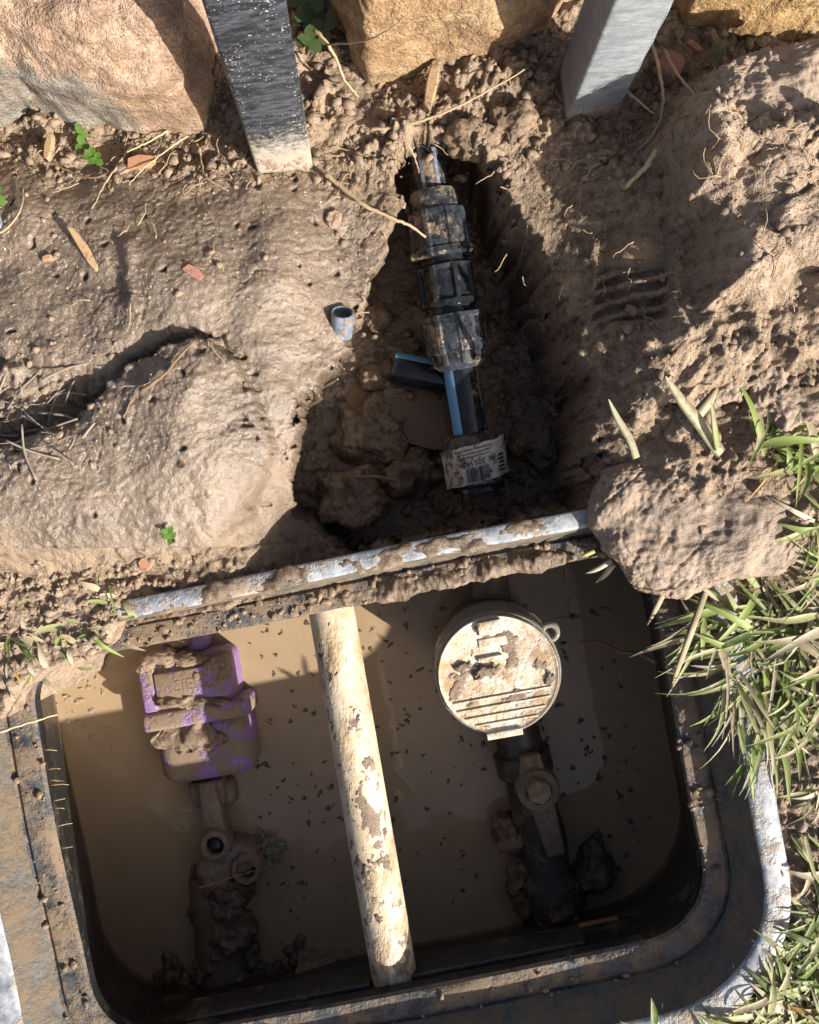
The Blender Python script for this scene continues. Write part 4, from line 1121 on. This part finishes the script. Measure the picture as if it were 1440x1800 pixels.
# crumbs of soil, far too many to count
def crumbs(name, n, zone, rmin, rmax, mat, seed, sub=1, label=None):
    r_ = np.random.default_rng(seed)
    d, f = ico(sub); Vs = []; Fs = []; k = 0; tries = 0
    pts = []
    while len(pts) < n and tries < 60:
        tries += 1
        u = r_.uniform(-60, 1500, 4000); v = r_.uniform(60, 1860, 4000)
        keep = r_.random(4000) < zone(u, v)
        pts += list(zip(u[keep], v[keep]))
    pts = np.array(pts[:n]); n = len(pts)
    x = (pts[:, 0] - 720) * S; y = (900 - pts[:, 1]) * S; z = ground_z(x, y)
    ok = z > -0.3; x, y, z = x[ok], y[ok], z[ok]; n = len(x)
    rad = rmin + (rmax - rmin) * r_.random(n) ** 5
    for i in range(n):
        sc3 = rad[i] * r_.uniform(0.65, 1.3, 3)
        a = r_.uniform(0, 6.28); ca, sa = math.cos(a), math.sin(a)
        q = d * (1 + r_.uniform(-0.42, 0.42, (len(d), 1))) * sc3
        Vs.append(np.stack([q[:, 0] * ca - q[:, 1] * sa + x[i], q[:, 0] * sa + q[:, 1] * ca + y[i], q[:, 2] * 0.8 + z[i] + rad[i] * 0.12], 1))
        Fs.append(f + k); k += len(d)
    return mesh_obj(name, np.concatenate(Vs), np.concatenate(Fs), mat, kind='stuff', label=label, smooth=False)
def z_top(u, v): return np.where((v < 330) & (v > 60), 1.0, 0.0) * np.where((u > 1000) & (v > 220), 0.6, 1.0) * (fbm2(u, v, 70, 2, off=2) > -0.25)
def z_right(u, v): return np.where((u > 1020) & (v < 820) & (v > 200), 0.8, 0.0) * (fbm2(u, v, 60, 2, off=3) > 0.0) + np.where((u > 1190) & (v > 1000), 1.0, 0)
def z_left(u, v): return np.where((u < 260) & (v > 620) & (v < 830), 0.5, 0) * (fbm2(u, v, 60, 2, off=3) > 0.05) + np.where((u < 330) & (v > 985) & (v < 1170), 1.0, 0) + np.where((u < 700) & (v > 240) & (v < 600), 0.10, 0) * (fbm2(u, v, 80, 2, off=5) > 0.1)
def z_pit(u, v): return (sdpoly(u, v, PIT) > 25) * (u > 700) * 0.8
crumbs('soil_crumbs', 3600, z_top, 0.0008, 0.0065, M['mud_crumb'], 1, label='loose dry soil crumbs below the boulders')
crumbs('soil_crumbs', 1700, z_right, 0.0008, 0.0060, M['mud_crumb'], 2, label='loose soil crumbs on the right hand heaps')
crumbs('soil_crumbs', 1500, z_left, 0.0007, 0.0045, M['mud_crumb'], 3, label='loose soil crumbs on the left hand mud')
crumbs('soil_crumbs', 900, z_pit, 0.0012, 0.0085, M['mud_wet'], 4, label='wet soil lumps in the trench')
def box_crumbs(n, seed):
    r_ = np.random.default_rng(seed); d, f = ico(2); Vs = []; Fs = []; k = 0
    for i in range(n):
        side = r_.random()
        if side < 0.55: lx, ly = r_.uniform(-BA - 0.02, BA * 0.98), BB + r_.uniform(0.001, 0.024)
        elif side < 0.75: lx, ly = BA + r_.uniform(0.002, 0.036), r_.uniform(-BB, BB)
        elif side < 0.9: lx, ly = r_.uniform(-BA, BA), -BB - r_.uniform(0.002, 0.036)
        else: lx, ly = -BA - 0.028 - r_.uniform(0.002, 0.036), r_.uniform(-BB, BB)
        p = box_world(lx, ly, -0.032); rad = 0.0006 + 0.0042 * r_.random() ** 4
        q = d * (1 + r_.uniform(-0.28, 0.28, (len(d), 1))) * rad * r_.uniform(0.6, 1.3, 3) * np.array([1, 1, 0.7])
        Vs.append(q + np.array(p)); Fs.append(f + k); k += len(d)
    mesh_obj('mud_crumbs', np.concatenate(Vs), np.concatenate(Fs), M['mud'], kind='stuff', label='mud crumbs on the ledge of the meter box')
box_crumbs(700, 8)
# mud smeared thickly along the northern ledge
def ledge_mud(l0, l1, off, wd, h, seed, label, zb=-0.034, gap=0.0):
    n, m = 220, 14; V = []; Fc = []
    for j in range(n + 1):
        lx = l0 + (l1 - l0) * j / n
        for i in range(m + 1):
            a = math.pi * i / m
            V.append((lx, BB + off + math.cos(a) * wd, zb + math.sin(a) * h))
    V = np.array(V)
    end = sstep(l0, l0 + 0.03, V[:, 0]) * sstep(l1, l1 - 0.03, V[:, 0])
    q = 0.35 + 0.9 * np.clip(fbm2(V[:, 0], V[:, 1], 0.035, 4, 0.55, off=seed) + 0.35, 0, 1.4)
    q = np.clip(q - gap, 0.0, 2)
    V[:, 2] = zb - 0.0015 * (gap > 0) + (V[:, 2] - zb) * q * end + 0.0012 * fbm2(V[:, 0], V[:, 1], 0.006, 3, off=seed) * end
    V[:, 1] = BB + off + (V[:, 1] - BB - off) * (0.6 + 0.5 * q) * (0.2 + 0.8 * end)
    W_ = [box_world(a, b, c) for a, b, c in V]
    for j in range(n):
        for i in range(m):
            k = j * (m + 1) + i; Fc.append((k, k + 1, k + m + 2, k + m + 1))
    mesh_obj('mud_smear', W_, Fc, M['mud_wet'], label=label, cat='mud smear')
ledge_mud(-0.27, 0.26, 0.042, 0.010, 0.0045, 13.0, 'thin brown mud film on the far rim of the box', 0.0, 0.24)
ledge_mud(-0.27, -0.06, 0.030, 0.007, 0.005, 17.0, 'brown mud packed in the groove of the far rim', -0.020, 0.1)
ledge_mud(-0.02, 0.245, 0.009, 0.011, 0.0085, 3.0, 'wet brown mud smeared along the far ledge of the box')

# ------------------------------------------------------------------ water litter
def flecks(name, n, zone, mat, seed, rmin, rmax, label):
    r_ = random.Random(seed); V = []; Fc = []
    made = 0
    while made < n:
        px, py = r_.uniform(100, 1230), r_.uniform(1060, 1720)
        if r_.random() > zone(px, py): continue
        if float(n2(np.array([px / 90.0]), np.array([py / 90.0]))[0]) < r_.uniform(-0.5, 0.35): continue
        made += 1
        p = W(px, py, WATER_Z); x, y = p.x, p.y; big = r_.choice((0.5, 0.6, 0.8, 1.0, 1.5)); k = int(r_.randint(5, 34) * big); x0, y0 = x, y
        for i in range(k):
            if r_.random() < 0.3: x, y = x0, y0
            rad = r_.uniform(rmin, rmax) * (0.6 + 0.4 * big)
            a0 = r_.uniform(0, 6.28); b = len(V); m = 5
            z = WATER_Z + 0.0005 + r_.random() * 0.0006
            for q in range(m):
                rr_ = rad * r_.uniform(0.5, 1.4)
                V.append((x + math.cos(a0 + q * 1.257) * rr_, y + math.sin(a0 + q * 1.257) * rr_, z))
            V.append((x, y, z + rad * 0.5)); Fc += [(b + q, b + (q + 1) % m, b + m) for q in range(m)]
            a = r_.uniform(0, 6.28); x += math.cos(a) * rad * 2.0; y += math.sin(a) * rad * 2.0
    mesh_obj(name, V, Fc, mat, kind='stuff', label=label)
def zdark(px, py):
    lx, ly = box_local(*W(px, py, WATER_Z)[:2])
    if abs(lx) > 0.31 or abs(ly) > 0.23 or px < 440: return 0.0
    return 0.9 if (px > 600 or py < 1500) else 0.5
flecks('algae_flecks', 290, zdark, M['algae'], 3, 0.0004, 0.0013, 'dark algae flecks floating on the muddy water')
flecks('scum_flecks', 40, lambda a, b: 1.0 if (a < 300 and b > 1150 and b < 1320) else 0.0, M['scum'], 4, 0.0004, 0.0011, 'pale scum flecks floating in the sunlit corner')

# ------------------------------------------------------------------ roots, twigs, chips
def root(label, pts, w_px, mat='root', lift=0.004, group='loose roots and straws', name='root', cat='root', zs=None, seg=8):
    P_ = []
    for i, (a, b) in enumerate(pts):
        p = W(a, b, zs[i]) if zs else onground(a, b, lift)
        P_.append(p)
    P_ = smooth_path(P_, 7); n = len(P_)
    r_ = random.Random(len(label))
    P_ = [p + Vector((r_.uniform(-1, 1), r_.uniform(-1, 1), r_.uniform(-0.5, 0.5))) * 0.0005 for p in P_]
    rad = [w_px * S / 2 * (1.0 - 0.55 * i / n) * r_.uniform(0.85, 1.15) for i in range(n)]
    v, f = tube(P_, rad, seg)
    return mesh_obj(name, v, f, M[mat], label=label, cat=cat, group=group)
root('thick pale root reaching over the trench to the coupling nut', [(572, 306), (600, 328), (640, 360), (690, 384), (720, 396), (748, 416)], 9, zs=[0.012, 0.012, 0.014, 0.010, 0.004, -0.010])
root('long root strung along the brow below the tan boulder', [(650, 228), (700, 222), (753, 208), (820, 180), (923, 122)], 6, zs=[0.012, 0.018, 0.024, 0.03, 0.03])
root('curved root hanging beside the left end of the tan boulder', [(552, 52), (572, 72), (592, 105), (606, 140), (630, 170)], 7, zs=[0.07, 0.07, 0.055, 0.04, 0.02])
root('thin root crossing the face of the tan boulder', [(575, 78), (640, 72), (690, 48), (735, 5)], 3.5, zs=[0.07, 0.125, 0.15, 0.17])
root('forked pale root below the foot of the black post', [(352, 262), (357, 290), (362, 312), (382, 326), (404, 339)], 5)
root('fine root trailing down from the forked root', [(352, 310), (355, 345), (368, 375), (385, 400)], 2.5, lift=0.003)
root('loop of root right of the dusty post', [(1143, 60), (1160, 130), (1166, 180), (1155, 225), (1125, 262), (1090, 288)], 6, zs=[0.03, 0.05, 0.055, 0.045, 0.03, 0.02])
root('pale root bent across the red chip', [(1168, 88), (1185, 120), (1205, 148), (1232, 176)], 6, zs=[0.03, 0.05, 0.06, 0.075])
root('straight straw leaning against the dusty post foot', [(1100, 158), (1125, 180), (1150, 200)], 5, mat='straw', zs=[0.03, 0.04, 0.045])
root('frayed root bundle at the top of the slope', [(1150, 270), (1130, 300), (1105, 325), (1095, 335)], 10, mat='straw', lift=0.008)
root('pale root hanging into the cave over the pipe', [(706, 240), (722, 262), (732, 285), (737, 303)], 4, zs=[0.012, 0.008, -0.01, -0.03])
root('curled rootlet on the right lip of the cave', [(850, 258), (856, 272), (862, 282), (850, 268)], 3.5, zs=[0.01, 0.0, -0.01, -0.005])
root('straw lying left of the forked root', [(232, 262), (205, 300), (185, 330), (165, 370)], 5)
root('bowed dark root below the clover', [(85, 285), (130, 305), (170, 315), (215, 290), (240, 250)], 4, mat='root_d')
root('thin straw crossing toward the orange chip', [(300, 238), (265, 258), (230, 275)], 4, mat='straw', lift=0.01)
root('crossed thin straw beside the orange chip', [(335, 245), (300, 268), (260, 300), (232, 330)], 3, mat='straw', lift=0.008)
root('wiry root at the far left edge', [(-10, 420), (20, 400), (40, 370), (45, 330)], 4)
root('twig standing in the debris hollow', [(10, 713), (35, 732), (58, 750)], 6, mat='straw', zs=[0.012, 0.008, -0.002])
root('dark root lying in the crack of the heap', [(250, 690), (290, 660), (320, 625), (345, 600)], 7, mat='root_d')
root('dark rootlet pressed into the wet heap', [(218, 735), (235, 700), (250, 680)], 4, mat='root_d', lift=0.002)
root('straw poking over the left ledge of the box', [(-10, 1290), (45, 1272), (100, 1256)], 6, mat='straw', zs=[0.004, 0.006, -0.002])
root('thin root over the brass lug', [(350, 1561), (400, 1545), (450, 1530)], 2.5, zs=[-0.2, -0.196, -0.198])
root('muddy twig in the bottom of the trench', [(625, 838), (665, 838), (700, 845)], 8, mat='root_d', zs=[-0.1, -0.098, -0.1])
root('knotted root hanging from the right wall into the shade', [(1155, 1165), (1125, 1150), (1090, 1145), (1060, 1130), (1020, 1128)], 9, mat='root_d', zs=[-0.06, -0.09, -0.1, -0.13, -0.15])
# fine root hairs
def hairs(n, zone, seed, label, z=None):
    r_ = random.Random(seed); V = []; Fc = []; made = 0
    while made < n:
        px, py = r_.uniform(0, 1440), r_.uniform(100, 1200)
        if r_.random() > zone(px, py): continue
        made += 1
        p = onground(px, py, 0.002); a = r_.uniform(0, 6.28); L = r_.uniform(0.008, 0.03); pts = [p]
        for i in range(5):
            a += r_.uniform(-0.7, 0.7); q = pts[-1] + Vector((math.cos(a), math.sin(a), 0)) * L / 5
            q.z = max(gz(q.x, q.y), p.z - 0.006) + 0.002 + r_.random() * 0.003; pts.append(q)
        v, f = tube(pts, [0.0006, 0.0006, 0.0005, 0.0005, 0.0004, 0.0003], 5); b = len(V)
        V += v; Fc += [tuple(i + b for i in q) for q in f]
    mesh_obj('root_hairs', V, Fc, M['root'], kind='stuff', label=label)
hairs(130, lambda a, b: 1.0 if 240 < b < 330 and not (700 < a < 860) else (0.25 if b < 560 and a > 880 else (0.08 if b < 600 else 0.0)), 5, 'fine root hairs sticking out of the soil')
V = []; Fc = []
r_ = random.Random(4)
for py in (1318, 1352, 1371, 1380, 1407, 1421, 1452, 1490):
    p = W(80 + (py - 1320) * 0.17, py, -0.036); pts = [p]; L_ = r_.uniform(0.003, 0.0065); dz_ = r_.uniform(-0.0005, 0.0012)
    for i in range(3): pts.append(pts[-1] + Vector((L_, r_.uniform(-0.0008, 0.0012), dz_)))
    v, f = tube(pts, [0.0008, 0.0007, 0.0006, 0.0004], 5); b = len(V); V += v; Fc += [tuple(i + b for i in q) for q in f]
mesh_obj('rootlets', V, Fc, M['root'], kind='stuff', label='row of pale rootlets poking from the left wall of the box')

def chip(label, px, py, l, wd, ang, mat, th=0.003, lift=0.001, tilt=0.1, cat='chip', name='chip', seed=1, z=None):
    r_ = random.Random(seed)
    k = S; hl, hw = l * k / 2, wd * k / 2
    poly = [(-hl, -hw * r_.uniform(.5, 1)), (-hl * .3, -hw * r_.uniform(.8, 1.1)), (hl * .5, -hw), (hl, -hw * r_.uniform(.2, .7)), (hl * .9, hw * r_.uniform(.4, .9)), (0, hw), (-hl * .8, hw * r_.uniform(.6, 1))]
    v, f = prism(poly, 0, th, min(th, hw) * 0.25, 1)
    c = W(px, py, z) if z is not None else onground(px, py, lift)
    Mx = Matrix.Translation(c) @ Matrix.Rotation(math.radians(ang), 4, 'Z') @ Matrix.Rotation(tilt, 4, 'Y')
    v, f = xf((v, f), Mx)
    V = np.array([tuple(q) for q in v])
    return mesh_obj(name, V, f, M[mat], label=label, cat=cat, sharp=40)
chip('yellowish wood chip standing below the pink boulder', 90, 263, 50, 14, 84, 'wood', 0.006, 0.002, name='wood_chip', cat='wood chip')
chip('splintered wood sliver under the tan boulder', 758, 160, 95, 20, 80, 'wood', 0.007, 0.006, name='wood_sliver', cat='wood chip', seed=3)
chip('pale bark sliver lying on the wet mud', 150, 438, 88, 15, -58, 'wood', 0.004, 0.002, name='bark_sliver', cat='wood chip', seed=4)
chip('red brick chip right of the dusty post', 1168, 133, 50, 44, 60, 'redchip', 0.010, 0.012, name='brick_chip', cat='brick chip', seed=5)
chip('small red chip in the smooth wet mud', 340, 478, 36, 20, -40, 'redchip', 0.003, -0.0015, name='brick_chip', cat='brick chip', seed=6)
chip('orange terracotta chip below the pink boulder', 250, 288, 52, 26, 15, 'orange', 0.005, 0.002, name='terracotta_chip', cat='chip', seed=7)
chip('bright orange chip at the foot of the wet heap', 257, 990, 26, 24, 30, 'orange', 0.004, 0.002, name='terracotta_chip', cat='chip', seed=8)
chip('tiny orange chip above the bark sliver', 85, 455, 18, 10, 20, 'orange', 0.003, 0.002, name='terracotta_chip', cat='chip', seed=9)
chip('small red chip above the red brick chip', 1212, 95, 32, 12, -30, 'redchip', 0.004, 0.012, name='brick_chip', cat='brick chip', seed=10)
chip('rounded pinkish pebble near the trench edge', 585, 385, 34, 26, 50, 'stone1', 0.008, -0.002, name='pebble', cat='pebble', seed=12)
chip('blue grey plastic scrap at the far left edge', 0, 385, 14, 40, 10, 'conduit', 0.004, 0.006, name='plastic_scrap', cat='scrap', seed=11)
# litter of twigs and dead stalks in the hollow at the left edge
def litter(n, seed):
    r_ = random.Random(seed); V = []; Fc = []
    for i in range(n):
        px, py = r_.gauss(50, 75), r_.gauss(725, 48)
        if py > 810 or py < 640: continue
        p = onground(px, py, 0.001 + r_.random() * 0.005); a = r_.gauss(0.15, 0.5) + (0 if r_.random() < .7 else 1.3); L = r_.uniform(0.012, 0.055)
        d = Vector((math.cos(a), math.sin(a), r_.uniform(-0.25, 0.25))) * L / 2
        bow = Vector((-math.sin(a), math.cos(a), 0.3)) * L * r_.uniform(-0.12, 0.12)
        v, f = tube(smooth_path([p - d, p + bow, p + d], 4), r_.uniform(0.0004, 0.0013), 5); b = len(V)
        V += v; Fc += [tuple(i + b for i in q) for q in f]
    mesh_obj('twig_litter', V, Fc, M['drygrey'], kind='stuff', label='grey twigs and dead stalks in the hollow at the left')
litter(50, 9)

# ------------------------------------------------------------------ clover and weeds
def leaf(c, a, l, wd, tilt, n=7):
    V = []; Fc = []
    R_ = Matrix.Translation(c) @ Matrix.Rotation(a, 4, 'Z') @ Matrix.Rotation(-tilt, 4, 'Y')
    for i in range(n + 1):
        t = i / n; ww = wd * math.sin(math.pi * min(1, t * 0.9 + 0.06)) ** 0.7 / 2
        for s in (-1, 0, 1): V.append(R_ @ Vector((l * t, s * ww, (abs(s) * 0.15 * ww) - 0.1 * l * t * t)))
    for i in range(n):
        for s in (0, 1):
            k = i * 3 + s; Fc.append((k, k + 3, k + 4, k + 1))
    return V, Fc
def clover(label, spots, mat='clover', name='clover_plant', cat='clover', size=20, seed=1, zoff=0.008):
    r_ = random.Random(seed)
    base = onground(*spots[0]); rt = thing(name, label, cat, base, None)
    for (px, py) in spots:
        c = onground(px, py, zoff + r_.random() * 0.004); a0 = r_.uniform(0, 6.28)
        v, f = tube(smooth_path([base, (base + c) / 2 + Vector((0, 0, 0.002)), c], 4), 0.0006, 5); mesh_obj('stem', v, f, M[mat], rt)
        for k in range(3):
            v, f = leaf(c, a0 + k * 2.09 + r_.uniform(-.2, .2), size * S, size * 0.85 * S, r_.uniform(-0.1, 0.4)); mesh_obj('leaflet', v, f, M[mat], rt)
clover('green clover plant against the foot of the pink boulder', [(150, 242), (152, 262), (168, 282), (176, 288)], size=15, seed=2)
clover('bright clover leaf at the left edge', [(2, 352)], size=18, seed=3)
clover('dark leafy weed in the gap right of the black post', [(545, 60), (535, 25), (560, 45), (575, 75), (550, 95), (565, 20)], 'weed', 'weed_plant', 'weed', 26, 4, 0.02)
clover('small weed sprout behind the pinkish clod', [(1246, 120), (1250, 108)], 'weed', 'weed_plant', 'weed', 16, 5, 0.012)
clover('yellow green sprout on the wet heap', [(300, 935), (303, 945)], 'clover', 'weed_sprout', 'weed', 12, 6, 0.005)

# ------------------------------------------------------------------ grass
TINT = [(0.16, 0.235, 0.05), (0.23, 0.31, 0.075), (0.29, 0.36, 0.12), (0.10, 0.165, 0.035), (0.37, 0.38, 0.17), (0.54, 0.47, 0.31), (0.46, 0.38, 0.24), (0.58, 0.52, 0.38), (0.45, 0.26, 0.06)]
def blade(base, az, L, wd, rise, droop, r_, n=7, twist=0.0):
    V = []; Fc = []
    d = Vector((math.cos(az), math.sin(az), 0)); side = Vector((-d.y, d.x, 0)); b2 = r_.uniform(-0.28, 0.28); b3 = r_.uniform(-0.02, 0.02); w3 = r_.uniform(4, 9)
    for i in range(n + 1):
        t = i / n
        z = rise * L * (t * 1.6 - droop * t * t)
        p = Vector(base) + d * (L * t * (0.92)) + side * (b2 * L * t * t + b3 * L * math.sin(w3 * t)) + Vector((0, 0, z))
        ww = wd / 2 * min(1.0, 0.55 + t * 2) * (1 - t ** 2.2) + 0.0002
        tw = twist * t
        sd = side * math.cos(tw) + Vector((0, 0, 1)) * math.sin(tw)
        V += [p - sd * ww + Vector((0, 0, ww * 0.35)), p, p + sd * ww + Vector((0, 0, ww * 0.35))]
    for i in range(n):
        for s in (0, 1):
            k = i * 3 + s; Fc.append((k, k + 3, k + 4, k + 1))
    return V, Fc
def grass(name, tufts, seed, label, dry=0.35):
    r_ = random.Random(seed); V = []; Fc = []; C = []
    for (px, py, sp, n, az, spread, l0, l1) in tufts:
        for i in range(int(n * 1.15)):
            qx, qy = px + r_.gauss(0, sp), py + r_.gauss(0, sp)
            p = W(qx, qy, 0.0); zz = gz(p.x, p.y)
            if zz < -0.1: zz = 0.0
            p.z = zz - 0.002 + r_.random() * 0.008
            a = math.radians(az + r_.gauss(0, spread)); L = r_.uniform(l0, l1) * S
            if r_.random() < 0.3: L *= 0.55
            b = len(V)
            v, f = blade(p, a, L, (r_.uniform(4, 9) if r_.random() < 0.5 else r_.uniform(9, 17)) * S * (0.6 + 0.4 * L / (l1 * S)), r_.uniform(0.05, 0.42), r_.uniform(0.9, 1.8), r_, twist=r_.uniform(-0.5, 0.5))
            V += v; Fc += [tuple(q + b for q in ff) for ff in f]
            c = (r_.choice(TINT[4:8]) if r_.random() < 0.97 else TINT[8]) if r_.random() < dry else r_.choice(TINT[:5])
            k = r_.uniform(0.75, 1.2); C += [(c[0] * k, c[1] * k, c[2] * k, 1.0)] * len(v)
    o = mesh_obj(name, V, Fc, M['grass'], kind='stuff', label=label)
    at = o.data.attributes.new('tint', 'FLOAT_COLOR', 'POINT'); at.data.foreach_set('color', np.array(C, np.float32).ravel())
    return o
grass('grass', [(1330, 1080, 26, 34, 215, 45, 90, 170), (1300, 1140, 22, 28, 225, 40, 90, 180), (1375, 1130, 28, 30, 200, 80, 80, 160), (1420, 1080, 26, 28, 190, 90, 70, 150), (1300, 1215, 16, 22, 262, 28, 90, 190),
                (1365, 1220, 26, 28, 275, 50, 80, 170), (1415, 1200, 28, 24, 260, 80, 70, 150), (1345, 1290, 14, 12, 275, 25, 70, 140), (1425, 1310, 18, 14, 270, 80, 60, 120), (1240, 1095, 12, 12, 220, 25, 80, 150)], 21,
      'trampled green grass hanging over the right rim of the box', 0.34)
grass('grass', [(1440, 1400, 10, 10, 290, 50, 50, 110), (1405, 1470, 6, 6, 280, 30, 60, 110), (1445, 1530, 8, 12, 280, 60, 50, 110), (1440, 1620, 14, 18, 200, 80, 60, 130), (1430, 1700, 18, 24, 170, 70, 70, 140), (1395, 1765, 18, 28, 120, 60, 70, 140), (1340, 1800, 20, 28, 110, 50, 60, 120), (1270, 1815, 16, 20, 90, 50, 50, 90), (1440, 1790, 24, 26, 120, 90, 70, 140), (1150, 1825, 12, 8, 90, 40, 40, 60)], 22,
      'green grass along the lower right corner of the frame', 0.3)
grass('grass', [(1330, 800, 16, 18, 20, 60, 70, 150), (1380, 790, 20, 18, 20, 80, 70, 140), (1420, 830, 18, 16, 200, 90, 60, 120), (1425, 930, 14, 14, 200, 60, 60, 130), (1440, 1000, 16, 18, 190, 70, 70, 150)], 23, 'grass tuft sprouting above and beside the mud slab', 0.3)
grass('grass', [(40, 1090, 34, 9, 0, 120, 25, 60), (110, 1120, 40, 11, 0, 120, 25, 60), (190, 1065, 26, 12, 30, 80, 25, 60), (60, 1150, 30, 14, 0, 120, 25, 55)], 24, 'sparse dry grass on the mud at the left end of the far rim', 0.85)
def single(label, pts, w_px, tint, zs, name='grass_blade', cat='grass blade'):
    P_ = smooth_path([W(a, b, z) for (a, b), z in zip(pts, zs)], 6); n = len(P_); V = []; Fc = []
    for i, p in enumerate(P_):
        d = (P_[min(i + 1, n - 1)] - P_[max(i - 1, 0)]).normalized(); sd = d.cross(Vector((0, 0, 1))).normalized()
        t = i / (n - 1); ww = w_px * S / 2 * (1 - 0.9 * t ** 3)
        for off, up in ((-1, 0.0006), (0, -0.0006), (1, 0.0006), (0, -0.0014)): V.append(p + sd * off * ww + Vector((0, 0, up)))
    for i in range(n - 1):
        for k in range(4):
            q = (k + 1) % 4; Fc.append((i * 4 + k, i * 4 + q, (i + 1) * 4 + q, (i + 1) * 4 + k))
    o = mesh_obj(name, V, Fc, M['grass'], label=label, cat=cat, group='single broad grass blades')
    at = o.data.attributes.new('tint', 'FLOAT_COLOR', 'POINT'); at.data.foreach_set('color', np.array([(*tint, 1)] * len(V), np.float32).ravel())
single('long pale straw blade slanting above the mud slab', [(1268, 798), (1230, 745), (1195, 700), (1170, 662)], 22, (0.50, 0.46, 0.30), [0.035, 0.055, 0.065, 0.07])
single('pointed blade standing at the trench edge', [(1118, 806), (1105, 770), (1085, 735), (1070, 702)], 15, (0.42, 0.40, 0.26), [0.03, 0.035, 0.04, 0.045])
single('green upright blade beside the long straw blade', [(1262, 790), (1256, 755), (1250, 708)], 12, (0.30, 0.34, 0.15), [0.04, 0.06, 0.07])
single('dry blade lying on the mud above the slab', [(1220, 735), (1245, 705), (1262, 680)], 20, (0.40, 0.34, 0.22), [0.05, 0.055, 0.05])
single('orange tipped stalk at the box edge of the slab', [(1045, 968), (1030, 975), (1020, 978)], 8, (0.50, 0.38, 0.14), [0.0, 0.002, 0.0])
single('pale blade hanging from the slab over the box', [(1075, 985), (1050, 1000), (1030, 1008)], 10, (0.5, 0.46, 0.34), [0.0, -0.002, -0.006])
single('second pale blade hanging from the slab', [(1078, 992), (1062, 1012), (1048, 1024)], 11, (0.46, 0.42, 0.30), [-0.002, -0.008, -0.012])
single('dry blade leaning off the slab corner onto the ledge', [(1165, 1045), (1152, 1072), (1138, 1100)], 11, (0.42, 0.37, 0.24), [0.012, 0.0, -0.02])
single('green sprig lying over the far left rim', [(165, 1120), (185, 1138), (218, 1155)], 9, (0.26, 0.34, 0.08), [0.01, 0.008, -0.01])
single('long brown blade arching across the right rim', [(1240, 1040), (1215, 1110), (1190, 1180), (1182, 1205)], 12, (0.36, 0.30, 0.19), [0.03, 0.04, 0.02, 0.0])
